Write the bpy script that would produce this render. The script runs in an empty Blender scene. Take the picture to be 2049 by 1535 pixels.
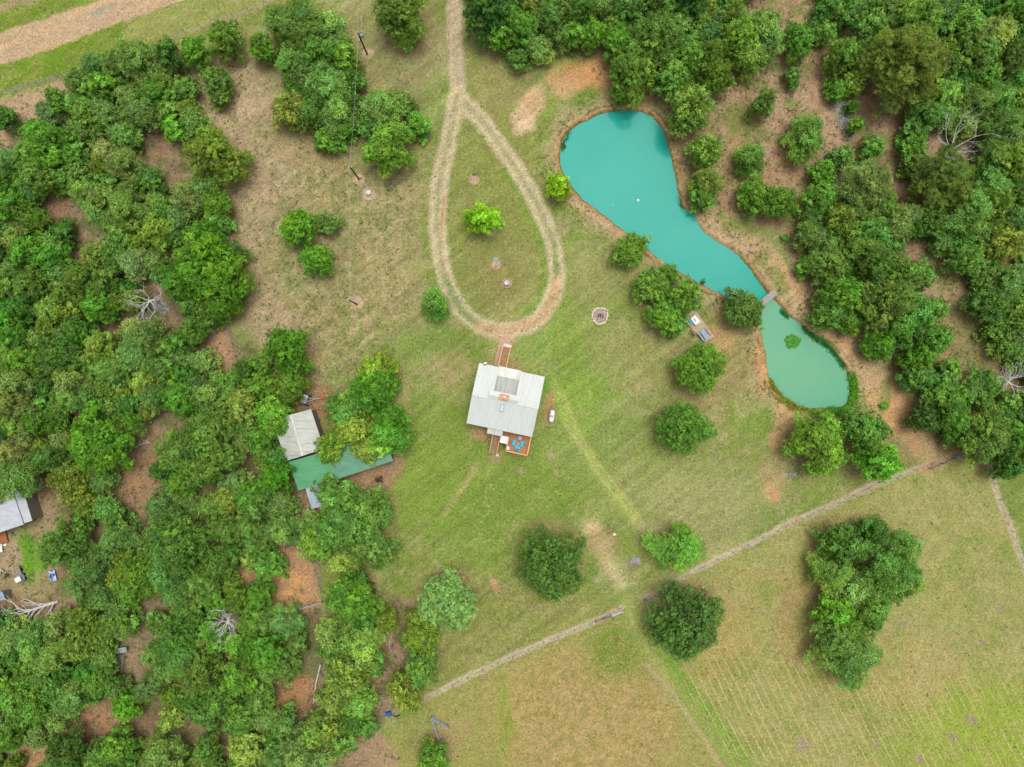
import bpy, math, random
import numpy as np
from mathutils import Vector, Matrix

# ------------------------------------------------------------------ camera, sky, sun, exposure
S = 0.09            # metres per photo pixel on the ground
H = 122.0           # flying height
CU, CV = 1024.5, 767.5
scene = bpy.context.scene
COL = scene.collection
R = math.radians

cam_d = bpy.data.cameras.new('camera')
cam = bpy.data.objects.new('camera', cam_d)
COL.objects.link(cam)
cam.location = (0, 0, H)
cam.rotation_euler = (0, 0, 0)
cam_d.sensor_width = 36.0
cam_d.lens = 36.0 * H / (2049 * S)
cam_d.clip_start = 0.5
cam_d.clip_end = 6000
scene.camera = cam

SUN_EL, SUN_AZ = 77.0, 28.0      # azimuth measured clockwise from the photo's up direction
w = bpy.data.worlds.new("World"); scene.world = w; w.use_nodes = True
nt = w.node_tree; bg = nt.nodes['Background']
sky = nt.nodes.new('ShaderNodeTexSky'); sky.sky_type = 'NISHITA'; sky.sun_disc = False
sky.sun_elevation = R(SUN_EL); sky.sun_rotation = R(SUN_AZ)
sky.air_density = 1.0; sky.dust_density = 4.0; sky.ozone_density = 1.0
hs = nt.nodes.new('ShaderNodeHueSaturation'); hs.inputs['Saturation'].default_value = 0.12
nt.links.new(sky.outputs[0], hs.inputs['Color']); nt.links.new(hs.outputs[0], bg.inputs[0])
bg.inputs[1].default_value = 0.15
sun_d = bpy.data.lights.new('sun', 'SUN'); sun = bpy.data.objects.new('sun', sun_d); COL.objects.link(sun)
sun_d.energy = 1.5; sun_d.angle = R(28); sun_d.color = (1.0, 0.96, 0.9)
sun.rotation_euler = (R(90 - SUN_EL), 0, R(-SUN_AZ + 180))
sun.location = (0, 0, 150)
scene.view_settings.view_transform = 'Standard'; scene.view_settings.look = 'None'
scene.view_settings.exposure = 0.35; scene.view_settings.gamma = 1.0
scene.cycles.max_bounces = 5; scene.cycles.diffuse_bounces = 3; scene.cycles.transmission_bounces = 4

# ------------------------------------------------------------------ helpers
def P(u, v, z=0.0):
    k = S * (H - z) / H
    return ((u - CU) * k, (CV - v) * k, z)
def lin1(c):
    c = c / 255.0
    return c / 12.92 if c <= 0.04045 else ((c + 0.055) / 1.055) ** 2.4
K = 1.22
def A(r, g, b, k=K):
    return tuple(min(0.9, lin1(c) / k) for c in (r, g, b))

def tag(o, label=None, cat=None, group=None, kind=None):
    if label: o['label'] = label
    if cat: o['category'] = cat
    if group: o['group'] = group
    if kind: o['kind'] = kind
    return o
def empty(name, loc=(0, 0, 0), rz=0, label=None, cat=None, group=None):
    o = bpy.data.objects.new(name, None); COL.objects.link(o)
    o.location = loc; o.rotation_euler = (0, 0, rz); o.empty_display_size = 0.3
    return tag(o, label, cat, group)

class MB:
    def __init__(s): s.v = []; s.f = []
    def add(s, vs, fs):
        n = len(s.v); s.v += [tuple(p) for p in vs]; s.f += [tuple(i + n for i in f) for f in fs]; return s
    def box(s, cx, cy, cz, sx, sy, sz, rz=0, rx=0, ry=0):
        M = Matrix.Translation((cx, cy, cz)) @ Matrix.Rotation(rz, 4, 'Z') @ Matrix.Rotation(ry, 4, 'Y') @ Matrix.Rotation(rx, 4, 'X')
        vs = [M @ Vector((x * sx / 2, y * sy / 2, z * sz / 2)) for x in (-1, 1) for y in (-1, 1) for z in (-1, 1)]
        return s.add(vs, [(0, 1, 3, 2), (4, 6, 7, 5), (0, 4, 5, 1), (2, 3, 7, 6), (0, 2, 6, 4), (1, 5, 7, 3)])
    def bx(s, x0, x1, y0, y1, z0, z1):
        return s.box((x0 + x1) / 2, (y0 + y1) / 2, (z0 + z1) / 2, x1 - x0, y1 - y0, z1 - z0)
    def bar(s, a, b, w, h=None):
        h = h or w
        a = Vector(a); b = Vector(b); d = b - a; L = d.length
        q = d.to_track_quat('X', 'Z').to_matrix().to_4x4()
        M = Matrix.Translation((a + b) / 2) @ q
        vs = [M @ Vector((x * L / 2, y * w / 2, z * h / 2)) for x in (-1, 1) for y in (-1, 1) for z in (-1, 1)]
        return s.add(vs, [(0, 1, 3, 2), (4, 6, 7, 5), (0, 4, 5, 1), (2, 3, 7, 6), (0, 2, 6, 4), (1, 5, 7, 3)])
    def tube(s, pts, rads, n=6, cap=True):
        pts = [Vector(p) for p in pts]; vs = []; m = len(pts)
        for i, p in enumerate(pts):
            d = (pts[min(i + 1, m - 1)] - pts[max(i - 1, 0)])
            if d.length < 1e-6: d = Vector((0, 0, 1))
            d.normalize()
            up = Vector((0, 0, 1)) if abs(d.z) < 0.9 else Vector((1, 0, 0))
            a = d.cross(up).normalized(); b = d.cross(a)
            r = rads[i] if hasattr(rads, '__len__') else rads
            for k in range(n):
                t = 2 * math.pi * k / n
                vs.append(p + (a * math.cos(t) + b * math.sin(t)) * r)
        fs = [(i * n + k, i * n + (k + 1) % n, (i + 1) * n + (k + 1) % n, (i + 1) * n + k) for i in range(m - 1) for k in range(n)]
        if cap: fs += [tuple(range(n - 1, -1, -1)), tuple((m - 1) * n + k for k in range(n))]
        return s.add(vs, fs)
    def lathe(s, c, prof, n=16):
        vs = []; m = len(prof)
        for r, z in prof:
            for k in range(n):
                t = 2 * math.pi * k / n
                vs.append((c[0] + r * math.cos(t), c[1] + r * math.sin(t), c[2] + z))
        fs = [(i * n + k, i * n + (k + 1) % n, (i + 1) * n + (k + 1) % n, (i + 1) * n + k) for i in range(m - 1) for k in range(n)]
        fs += [tuple(range(n - 1, -1, -1)), tuple((m - 1) * n + k for k in range(n))]
        return s.add(vs, fs)
    def prism(s, pts, z0, z1):
        n = len(pts)
        vs = [(p[0], p[1], z0) for p in pts] + [(p[0], p[1], z1) for p in pts]
        return s.add(vs, [tuple(range(n - 1, -1, -1)), tuple(range(n, 2 * n))] + [(i, (i + 1) % n, n + (i + 1) % n, n + i) for i in range(n)])
    def slab(s, q, t):
        """q: four 3D corners of a sloped sheet (counter-clockwise from above), t thickness downwards"""
        vs = list(q) + [(p[0], p[1], p[2] - t) for p in q]
        return s.add(vs, [(0, 1, 2, 3), (7, 6, 5, 4)] + [(i, i + 4, (i + 1) % 4 + 4, (i + 1) % 4) for i in range(4)])
    def ribs(s, q, pitch, wd, ht, along=0):
        """raised seams on the sheet q; they run from edge 0-1 to edge 3-2 (along=0)"""
        a, b, c, d = [Vector(p) for p in q]
        if along: a, b, c, d = b, c, d, a
        n = max(2, int((b - a).length / pitch))
        nrm = (b - a).cross(d - a).normalized()
        for i in range(n + 1):
            t = (i + 0.02) / n if i < n else 0.995
            p0 = a.lerp(b, t) + nrm * ht / 2; p1 = d.lerp(c, t) + nrm * ht / 2
            s.bar(p0, p1, wd, ht)
        return s
    def build(s, name, mat, parent=None, smooth=False, loc=None, rz=None):
        me = bpy.data.meshes.new(name); me.from_pydata(s.v, [], s.f); me.update()
        if mat: me.materials.append(mat)
        if smooth: me.polygons.foreach_set('use_smooth', [True] * len(me.polygons))
        o = bpy.data.objects.new(name, me); COL.objects.link(o)
        if parent: o.parent = parent
        if loc: o.location = loc
        if rz is not None: o.rotation_euler = (0, 0, rz)
        return o

def copy_tree(o, parent=None):
    c = o.copy(); COL.objects.link(c); c.parent = parent
    for ch in [x for x in o.children]: copy_tree(ch, c)
    return c

def mat(name, c, rough=0.7, c2=None, scale=2.0, stretch=None, metal=0.0, bump=0.0, spec=0.3, c3=None, amt=1.0, lo=0.4, hi=0.62):
    m = bpy.data.materials.new(name); m.use_nodes = True
    n = m.node_tree; b = n.nodes['Principled BSDF']
    b.inputs['Roughness'].default_value = rough; b.inputs['Metallic'].default_value = metal
    b.inputs['Specular IOR Level'].default_value = spec
    b.inputs['Base Color'].default_value = (*c, 1)
    if c2 is None: c2 = tuple(x * 0.78 for x in c)
    tc = n.nodes.new('ShaderNodeTexCoord'); mp = n.nodes.new('ShaderNodeMapping')
    n.links.new(tc.outputs['Object'], mp.inputs[0])
    if stretch: mp.inputs['Scale'].default_value = stretch
    no = n.nodes.new('ShaderNodeTexNoise'); no.inputs['Scale'].default_value = scale; no.inputs['Detail'].default_value = 6
    no.inputs['Roughness'].default_value = 0.65
    n.links.new(mp.outputs[0], no.inputs['Vector'])
    cr = n.nodes.new('ShaderNodeValToRGB'); cr.color_ramp.elements[0].position = lo; cr.color_ramp.elements[1].position = hi
    cr.color_ramp.elements[0].color = (*c, 1); cr.color_ramp.elements[1].color = (*c2, 1)
    if c3 is not None:
        e = cr.color_ramp.elements.new(min(0.98, hi + 0.13)); e.color = (*c3, 1)
    n.links.new(no.outputs[0], cr.inputs[0]); n.links.new(cr.outputs[0], b.inputs['Base Color'])
    if bump:
        bp = n.nodes.new('ShaderNodeBump'); bp.inputs['Strength'].default_value = bump; bp.inputs['Distance'].default_value = 0.05
        n.links.new(no.outputs[0], bp.inputs['Height']); n.links.new(bp.outputs[0], b.inputs['Normal'])
    return m

# ------------------------------------------------------------------ numpy noise and painting tools
rng = np.random.default_rng(7)
_LAT = rng.random((64, 256, 256)).astype(np.float32)
def vnoise(x, y, sc, seed):
    """value noise, feature size sc, 0..1"""
    L = _LAT[seed % 64]
    fx = x / sc + 17.3 * seed; fy = y / sc + 9.1 * seed
    ix = np.floor(fx).astype(np.int64); iy = np.floor(fy).astype(np.int64)
    tx = fx - ix; ty = fy - iy
    tx = tx * tx * (3 - 2 * tx); ty = ty * ty * (3 - 2 * ty)
    ix &= 255; iy &= 255; ix1 = (ix + 1) & 255; iy1 = (iy + 1) & 255
    return (L[iy, ix] * (1 - tx) + L[iy, ix1] * tx) * (1 - ty) + (L[iy1, ix] * (1 - tx) + L[iy1, ix1] * tx) * ty
def fbm(x, y, sc, seed, o=4, g=0.55):
    r = 0; a = 1; t = 0
    for i in range(o):
        r = r + a * vnoise(x, y, sc / 2 ** i, seed + i * 5); t += a; a *= g
    return r / t
def sst(e0, e1, x):
    t = np.clip((x - e0) / (e1 - e0), 0, 1); return t * t * (3 - 2 * t)
def seg_dist(x, y, pts, closed=False):
    d = np.full(x.shape, 1e9); n = len(pts)
    for i in range(n if closed else n - 1):
        ax, ay = pts[i]; bx, by = pts[(i + 1) % n]
        dx, dy = bx - ax, by - ay; L = dx * dx + dy * dy + 1e-9
        t = np.clip(((x - ax) * dx + (y - ay) * dy) / L, 0, 1)
        d = np.minimum(d, np.hypot(x - ax - t * dx, y - ay - t * dy))
    return d
def inside(x, y, pts):
    r = np.zeros(x.shape, bool); n = len(pts)
    for i in range(n):
        ax, ay = pts[i]; bx, by = pts[(i + 1) % n]
        if ay == by: continue
        c = ((ay > y) != (by > y)) & (x < (bx - ax) * (y - ay) / (by - ay) + ax)
        r ^= c
    return r
def sdf(x, y, pts):
    d = seg_dist(x, y, pts, True); return np.where(inside(x, y, pts), -d, d)
def smooth_poly(pts, it=2):
    for _ in range(it):
        q = []
        for i in range(len(pts)):
            a = pts[i]; b = pts[(i + 1) % len(pts)]
            q.append((a[0] * .75 + b[0] * .25, a[1] * .75 + b[1] * .25)); q.append((a[0] * .25 + b[0] * .75, a[1] * .25 + b[1] * .75))
        pts = q
    return pts
def smooth_line(pts, it=3):
    for _ in range(it):
        q = [pts[0]]
        for i in range(len(pts) - 1):
            a = pts[i]; b = pts[i + 1]
            q.append((a[0] * .75 + b[0] * .25, a[1] * .75 + b[1] * .25)); q.append((a[0] * .25 + b[0] * .75, a[1] * .25 + b[1] * .75))
        q.append(pts[-1]); pts = q
    return pts

# ------------------------------------------------------------------ pond outlines (ground position in photo pixels)
POND_A = smooth_poly([(1253,218),(1285,221),(1305,231),(1318,245),(1328,262),(1336,285),(1345,320),(1352,350),(1357,380),(1361,405),(1370,418),(1387,422),(1394,438),
    (1402,456),(1426,476),(1447,489),(1472,504),(1492,525),(1509,549),(1525,570),(1536,585),(1542,592),(1517,613),(1500,626),(1480,614),(1462,600),(1451,591),(1430,580),(1410,572),
    (1390,559),(1370,548),(1358,541),(1340,533),(1322,517),(1303,505),(1290,490),(1262,470),(1245,458),(1224,441),(1205,426),(1186,410),(1172,402),(1155,383),
    (1142,366),(1130,350),(1123,330),(1121,303),(1127,277),(1137,262),(1160,247),(1190,232),(1222,222)], 1)
POND_B = smooth_poly([(1548,600),(1556,606),(1570,622),(1585,635),(1609,651),(1624,669),(1650,683),(1662,697),(1677,714),(1692,732),(1700,756),(1702,786),(1697,804),
    (1687,816),(1666,812),(1645,817),(1624,816),(1606,815),(1585,807),(1564,791),(1546,773),(1540,756),(1536,730),(1536,712),(1531,690),(1526,668),(1517,652),(1505,634),(1524,619)], 1)
POND = smooth_poly([(1253,218),(1285,221),(1305,231),(1318,245),(1328,262),(1336,285),(1345,320),(1352,350),(1357,380),(1361,405),(1370,418),(1387,422),(1394,438),
    (1402,456),(1426,476),(1447,489),(1472,504),(1492,525),(1509,549),(1525,570),(1538,588),(1548,597),(1556,606),(1570,622),(1585,635),(1609,651),(1624,669),(1650,683),(1662,697),(1677,714),(1692,732),(1700,756),(1702,786),(1697,804),
    (1687,816),(1666,812),(1645,817),(1624,816),(1606,815),(1585,807),(1564,791),(1546,773),(1540,756),(1536,730),(1536,712),(1531,690),(1526,668),(1517,652),(1502,632),(1480,614),(1462,600),(1451,591),(1430,580),(1410,572),
    (1390,559),(1370,548),(1358,541),(1340,533),(1322,517),(1303,505),(1290,490),(1262,470),(1245,458),(1224,441),(1205,426),(1186,410),(1172,402),(1155,383),
    (1142,366),(1130,350),(1123,330),(1121,303),(1127,277),(1137,262),(1160,247),(1190,232),(1222,222)], 1)

# ------------------------------------------------------------------ the trees: crown centre in the photo, radius (photo px), colour key
# b bright, y yellow-green, Y lime, m mid, s grey-green, g silver, d dark, o olive, t blue-green, P pine
TREES_TXT = """
275,120,42,s 338,112,27,d 182,128,24,t 152,156,24,m 122,203,38,m 167,222,36,m 98,228,28,g 208,170,28,b 255,190,30,s 300,183,30,b 346,182,20,m 215,228,28,s
288,228,36,s 344,252,37,b 236,266,26,s 200,298,26,g 265,284,15,m 4,232,24,d 387,101,31,b 448,76,37,b 520,92,29,b 430,160,31,m 434,188,23,m 422,306,60,O 92,284,52,b
48,300,32,m 78,348,36,m 14,318,27,s 10,362,30,d 195,326,31,o 255,331,33,s 300,350,27,s 163,380,33,y 245,392,34,s 372,392,34,g 428,404,32,b 206,398,28,y
250,428,38,s 307,404,23,s 310,462,34,y 240,470,27,m 20,410,34,b 64,436,31,b 115,466,33,d 26,466,34,s 56,506,38,b 106,512,28,b 400,522,60,B 446,566,54,B
358,560,46,B 408,474,38,B 446,612,32,B 388,660,30,m 185,508,33,o 156,556,36,m 110,616,42,y 195,615,33,b 266,524,30,g 218,556,28,m 62,562,36,m 20,540,32,s 50,612,34,d
24,656,36,b 112,706,42,m 42,722,36,b 160,664,30,d 193,694,35,y 258,657,25,g 300,668,31,s 262,704,38,s 358,684,27,d 344,741,15,Y 399,722,34,s 318,735,27,m 226,742,32,s
288,768,31,y 30,768,36,s 146,766,28,s 440,764,25,m 20,808,40,s 76,846,33,b 148,796,33,s 190,885,70,B 290,822,26,y 310,790,30,t 352,792,40,b 416,796,35,s 30,900,38,g
40,958,44,s 100,916,33,m 148,985,36,o 172,1012,32,o 206,1016,26,s 396,898,82,m 488,814,37,y 512,884,27,b 328,1016,38,s 362,968,30,b 384,1014,26,t 452,1002,34,y 500,992,30,b
235,1075,43,s 128,1088,46,m 180,1132,40,t 266,1142,40,b 358,1086,60,m 306,1066,30,m 450,1062,36,m 494,1052,32,m 432,1132,40,m 500,1118,31,y
520,775,33,b 578,774,35,b 540,828,44,b 566,856,34,b 520,868,34,b 500,838,28,m 523,918,25,y 553,952,35,B 516,1012,34,m 561,1008,31,t 560,1058,35,t 510,1092,34,m 532,1134,34,m
685,822,38,m 750,775,46,B 784,838,32,B 706,858,34,y 776,872,38,b 726,898,30,y 797,886,24,b 756,892,29,y 662,894,36,D 690,1052,64,m 640,1084,46,m 742,1096,46,m 672,996,42,m 745,1022,44,m 690,1110,36,s 615,1060,26,s
594,455,36,B 651,446,23,m 631,518,32,B 868,607,28,T 576,702,48,B 748,745,42,O
600,42,56,s 656,56,36,s 558,42,34,s 586,126,35,s 640,112,36,m 690,114,28,b 650,164,44,s 706,156,23,d 577,214,42,o 626,224,34,m 672,222,34,s 650,276,25,b 690,254,23,b 712,206,26,d
762,222,42,s 802,206,27,m 838,250,25,b 776,292,50,b 744,252,28,m 800,18,54,m 812,58,26,s 976,28,48,d 1000,70,29,b 1040,52,36,b 1100,34,36,m 1074,90,27,s 1040,112,22,m
1150,62,28,b 1186,62,30,b 1166,22,30,d 1204,8,30,s 1256,14,34,m 1270,130,58,m 1312,74,62,m 1238,84,36,b 1372,102,40,m 1266,172,27,b 1342,152,38,m 1422,108,29,o 1388,132,24,b
1436,152,34,b 1384,8,34,d 1424,40,20,m 1480,72,40,b 1522,48,42,s 1542,86,40,s 1502,116,31,s 1382,216,50,o 1412,302,34,o 1416,364,32,o 1410,396,25,m 1530,205,35,m 1503,314,30,S
1514,384,36,b 1560,402,42,b 1118,375,24,Y 1603,73,44,b 1656,62,26,m 1690,108,42,b 1678,178,38,b 1680,20,24,b 1712,30,28,m 1590,148,17,m 1752,48,28,m 1836,38,50,o 1812,128,78,P
1896,188,38,y 1852,226,34,m 1940,40,42,m 2000,58,44,s 2034,18,34,b 1962,112,42,m 2022,112,36,m 1968,150,34,b 2004,194,36,m 1954,204,32,s 2034,164,30,d 1936,250,34,s 2002,250,36,s
1830,288,37,b 1617,269,42,S 1708,212,13,d 1717,246,16,b 1752,293,26,m 1690,312,25,m 1996,304,34,s 2032,322,36,y 1898,357,64,P 1986,374,34,s 2040,384,30,d 1648,342,34,b 1736,366,50,s
1640,396,34,m 1770,402,34,o 1680,440,38,o 1800,440,40,g 1624,470,30,t 1658,530,41,y 1619,534,25,b 1752,472,40,m 1706,498,28,m 1742,524,48,m 1806,548,54,m 1852,552,34,m 1684,590,42,b
1662,628,35,m 1706,642,30,b 1772,604,56,m 1838,624,44,m 1880,618,34,m 1802,656,42,m 1862,672,38,m 1758,690,30,b 1838,716,34,b 1842,748,37,m 1908,736,28,m 1936,426,44,s 1992,402,40,o
1874,452,28,m 1936,516,48,m 2008,490,40,o 2016,562,38,s 1996,604,42,m 2038,636,34,m 2008,660,36,m 1646,890,60,b 1732,862,42,m 1758,926,44,b 1850,838,29,k 1902,820,52,m 1974,872,52,m
1982,772,34,m 2026,806,34,m 2030,872,34,m 2014,926,31,d 1690,1086,44,d 1742,1066,28,d 1786,1132,56,S 1666,1150,35,S 1722,1182,44,s 1812,1168,32,S 1672,1222,36,b 1738,1222,42,m 1702,1258,34,b 1700,1314,60,S
1266,496,34,b 1308,572,38,D 1370,592,37,D 1338,548,24,D 1334,632,35,b 1353,652,21,m 1497,619,42,m 1408,735,51,D 1372,856,53,D 1102,1134,70,k 1361,1100,46,S 1378,1254,74,k
166,1162,33,t 202,1194,28,t 268,1178,40,b 346,1182,36,t 386,1206,17,y 412,1162,28,m 426,1214,32,b 482,1198,29,b 494,1246,26,m 412,1262,22,b 468,1294,36,b 428,1292,28,b 514,1194,32,b
110,1252,36,s 60,1282,36,s 166,1240,33,o 150,1292,40,o 96,1316,34,s 202,1322,26,t 250,1246,34,m 312,1250,36,m 352,1272,38,m 316,1304,32,t 356,1318,42,t 392,1348,48,o 302,1372,34,s
10,1292,25,s 22,1392,40,m 66,1412,34,m 22,1476,40,b 140,1402,44,t 112,1446,34,s 200,1368,32,m 248,1418,46,B 130,1514,46,d 236,1492,34,b 330,1508,50,s 342,1440,30,y
400,1424,42,m 442,1396,38,m 478,1440,42,m 480,1350,42,b 490,1500,42,y 70,1478,26,s 412,1504,30,m 190,1524,34,s
568,1248,40,s 592,1292,30,m 530,1308,42,b 572,1340,42,m 520,1398,34,m 530,1446,30,t 562,1456,26,m 702,1204,48,b 716,1178,27,d 770,1247,27,o 662,1266,42,s 716,1292,50,s 692,1350,46,o 740,1330,30,m
668,1404,32,y 712,1408,36,y 893,1214,58,G 842,1282,37,O 830,1242,22,o 842,1340,34,m 812,1386,38,o 690,1482,38,m 632,1462,34,y 590,1500,42,s 640,1518,30,s 550,1524,34,s 866,1524,33,b
"""
TREES = []
for tk in TREES_TXT.split():
    a = tk.split(','); TREES.append((float(a[0]), float(a[1]), float(a[2]), a[3]))

CLEAR = [(780,1432,26,16),(240,1322,18,26),(120,430,24,42),(148,485,14,34),(338,308,60,40),(290,268,28,12),(315,610,34,36),(215,655,18,14),(440,690,30,55),(282,885,30,62),(266,960,34,54),(280,1045,18,44),(192,1078,10,20),
    (500,950,14,40),(415,975,18,8),(560,1165,72,62),(305,1225,18,14),(265,1285,24,16),(262,1335,32,34),(185,1450,32,34),(90,1500,52,44),(282,1450,18,44),(400,1480,60,22),(602,1390,42,56),(625,1270,18,44),
    (446,1253,30,30),(50,1110,90,125),(70,1212,66,40),(50,215,75,75),(640,860,70,80),(700,940,110,60),(640,1000,40,50),(780,1300,25,110),(690,1530,60,30),(200,300,20,14),(350,395,14,14),
    (1550,30,60,30),(1700,55,28,22),(1160,115,40,30),(1600,170,70,55),(1650,235,60,60),(1590,310,70,55),(1780,235,32,60),(1792,310,20,60),(1830,385,16,36),(1852,510,20,34),(1918,600,34,72),(1950,690,54,64),(1850,740,10,40),(1918,292,34,34),(2030,764,26,26),(1560,600,60,200),(1930,820,14,20)]
def open_up(t):
    u, v, r, c = t
    for (cu, cv, ru, rv) in CLEAR:
        a = math.atan2((v - cv) / rv, (u - cu) / ru); ed = math.hypot(ru * math.cos(a), rv * math.sin(a)) * .8
        lim = math.hypot(u - cu, v - cv) - ed
        if r < 55 and lim < r < lim + 26 and lim > 12: r = max(lim, 15, r * .72)
    return (u, v, r, c)
TREES = [open_up(t) for t in TREES]

def tree_dims(r):
    """crown radius in metres and total height from the radius in the photo"""
    rm = r * S
    h = min(12.5, 2.6 + rm * 1.5)
    rm = r * S * (H - 0.65 * h) / H
    return rm, h
def tree_xy(u, v, r):
    rm, h = tree_dims(r)
    return P(u, v, 0.62 * h)[:2]

# ------------------------------------------------------------------ ground: one sheet, colours are real surface colours (grass, soil, gravel)
def axis(lo, hi, step):
    core = np.arange(lo, hi + step * .5, step)
    out = []; d = step; p = hi
    while p < 3000:
        d *= 1.25; p += d; out.append(p)
    out = np.array(out)
    return np.concatenate([(lo - (out - hi))[::-1], core, out])
GX = axis(-100.0, 100.0, 0.2); GY = axis(-76.0, 76.0, 0.2)
XX, YY = np.meshgrid(GX, GY)
U = XX / S + CU; V = CV - YY / S
nA = fbm(U, V, 160, 1, 5); nB = fbm(U, V, 45, 7, 5); nC = fbm(U, V, 14, 13, 4, .7); nD = fbm(U, V, 5, 21, 3, .8)
W1 = (fbm(U, V, 38, 31, 4, .65) - .5); W2 = (fbm(U, V, 38, 37, 4, .65) - .5)
UW = U + W1 * 34; VW = V + W2 * 34
UN = U + W1 * 8; VN = V + W2 * 8
KG = 1.51
def srgb(r, g, b): return np.array([lin1(r) / KG, lin1(g) / KG, lin1(b) / KG])
C = np.empty(U.shape + (3,)); C[:] = srgb(140, 151, 80)
STR = np.zeros(U.shape); GRN = np.full(U.shape, 1.0)
def paint(m, c, amt=1.0):
    m = np.clip(m * amt, 0, 1)[..., None]; C[:] = C * (1 - m) + srgb(*c) * m
def blob(u, v, ru, rv=None, ang=0, soft=.45, fine=False, ns=.5):
    rv = rv or ru; a = R(ang)
    uu, vv = (UN, VN) if fine else (UW, VW)
    dx = uu - u; dy = vv - v
    x = (dx * math.cos(a) + dy * math.sin(a)) / ru; y = (-dx * math.sin(a) + dy * math.cos(a)) / rv
    d = np.hypot(x, y) + (nC - .5) * ns
    return 1 - sst(1 - soft, 1 + soft, d)
def zone(pts, soft=14, fine=False, ns=30):
    uu, vv = (UN, VN) if fine else (UW, VW)
    d = sdf(uu, vv, pts) + (nC - .5) * ns
    return 1 - sst(-soft, soft, d)
def stroke(pts, wd, soft=3, ns=4, warp=True, it=3):
    pts = smooth_line(pts, it)
    b = max(wd, 5) + soft + 60
    us = [p[0] for p in pts]; vs = [p[1] for p in pts]
    x0 = np.searchsorted(GX, (min(us) - b - CU) * S); x1 = np.searchsorted(GX, (max(us) + b - CU) * S)
    y0 = np.searchsorted(GY, (CV - max(vs) - b) * S); y1 = np.searchsorted(GY, (CV - min(vs) + b) * S)
    out = np.zeros(U.shape); sl = (slice(y0, y1), slice(x0, x1))
    d = seg_dist((UN if warp else U)[sl], (VN if warp else V)[sl], pts) + (nC[sl] - .5) * ns + (nD[sl] - .5) * ns
    out[sl] = 1 - sst(wd / 2 - soft, wd / 2 + soft, d)
    return out
# lawn mix
paint(sst(.42, .66, nA), (124, 142, 62), .75)
paint(sst(.50, .66, nB), (170, 160, 112), .6)
paint(sst(.54, .64, fbm(U, V, 26, 43, 4, .65)), (176, 164, 122), .4)
paint(sst(.52, .64, fbm(U, V, 34, 47, 4, .65)), (112, 142, 58), .45)
paint(sst(.52, .68, fbm(U, V, 70, 41, 4)), (108, 140, 52), .5)
# mowing direction streaks
def streak(ang, sx, sy, seed):
    a = R(ang); x = U * math.cos(a) + V * math.sin(a); y = -U * math.sin(a) + V * math.cos(a)
    return fbm(x / sx, y / sy, 10, seed, 4, .6)
st1 = streak(-38, 14, .9, 3)
stv = streak(86, 16, 1.2, 9)
# lush area right of and below the house
paint(blob(1130, 760, 120, 160, 0, .6), (132, 160, 72), .6)
paint(blob(1150, 800, 60, 60), (120, 156, 52), .4)
paint(blob(930, 990, 170, 170, 20, .6), (126, 148, 60), .65)
paint(blob(1020, 1010, 200, 130, 0, .6), (118, 144, 58), .5)
paint(blob(840, 930, 60, 130, 10, .6), (128, 150, 62), .5)
paint(blob(1260, 930, 170, 90, 25, .6), (140, 152, 82), .6)
paint(blob(1390, 1000, 110, 70, 10, .6), (168, 162, 112), .5)
paint(blob(1450, 1010, 120, 60, -20, .6), (160, 158, 104), .5)
paint(blob(1150, 640, 60, 110, 0, .6), (128, 152, 62), .55)
paint(blob(1200, 560, 70, 60, 0, .6), (164, 150, 104), .45)
paint(blob(1290, 720, 120, 70, 30, .6), (158, 150, 98), .55)
paint(blob(1450, 720, 70, 120, 10, .6), (160, 140, 90), .55)
paint(blob(990, 420, 110, 240, 0, .3, True), (140, 142, 76), .7)
paint(blob(1010, 560, 70, 60, 0, .5), (152, 142, 88), .45)
paint(blob(880, 40, 40, 90), (132, 140, 74), .5)
paint(blob(830, 110, 90, 60), (170, 158, 118), .6)
paint(blob(1010, 150, 60, 80), (160, 146, 98), .5)
paint(blob(900, 740, 50, 40), (172, 156, 106), .55)
paint(blob(820, 690, 60, 40), (126, 148, 72), .45)
paint((zone([(840,1130),(1260,1190),(1260,1230),(850,1400),(790,1300)], 30)), (146, 144, 80), .6)
# left field, dry and sandy
paint(zone([(340,110),(560,80),(740,40),(860,30),(860,180),(720,330),(860,360),(850,560),(840,640),(700,640),(640,820),(560,700),(450,650),(505,560),(470,440),(360,330)], 40, ns=60), (158, 144, 100), .8)
paint(sst(.44, .6, fbm(U, V, 60, 45, 4)) * zone([(340,110),(560,80),(860,30),(860,640),(640,820),(450,650)], 40), (134, 140, 84), .6)
paint(zone([(340,110),(480,90),(560,190),(540,270),(620,300),(560,400),(540,470),(520,560),(600,640),(620,790),(560,700),(470,640),(500,560),(470,440),(350,300)], 26, ns=50), (186, 160, 128), .75)
SZ = zone([(340,110),(480,90),(560,190),(540,270),(720,330),(850,360),(820,640),(640,790),(560,700),(470,640),(500,560),(470,440),(350,300)], 26, ns=50)
paint(SZ * sst(.50, .60, fbm(U, V, 16, 49, 4, .7)), (132, 134, 84), .5)
paint(SZ * sst(.54, .62, fbm(U, V, 12, 50, 4, .7)), (196, 172, 134), .5)
paint(blob(640, 320, 80, 40, 10), (168, 144, 104), .5)
paint(stv * 0 + sst(.5, .62, stv) * blob(720, 460, 150, 120, 0, .5), (172, 158, 110), .5)
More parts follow.
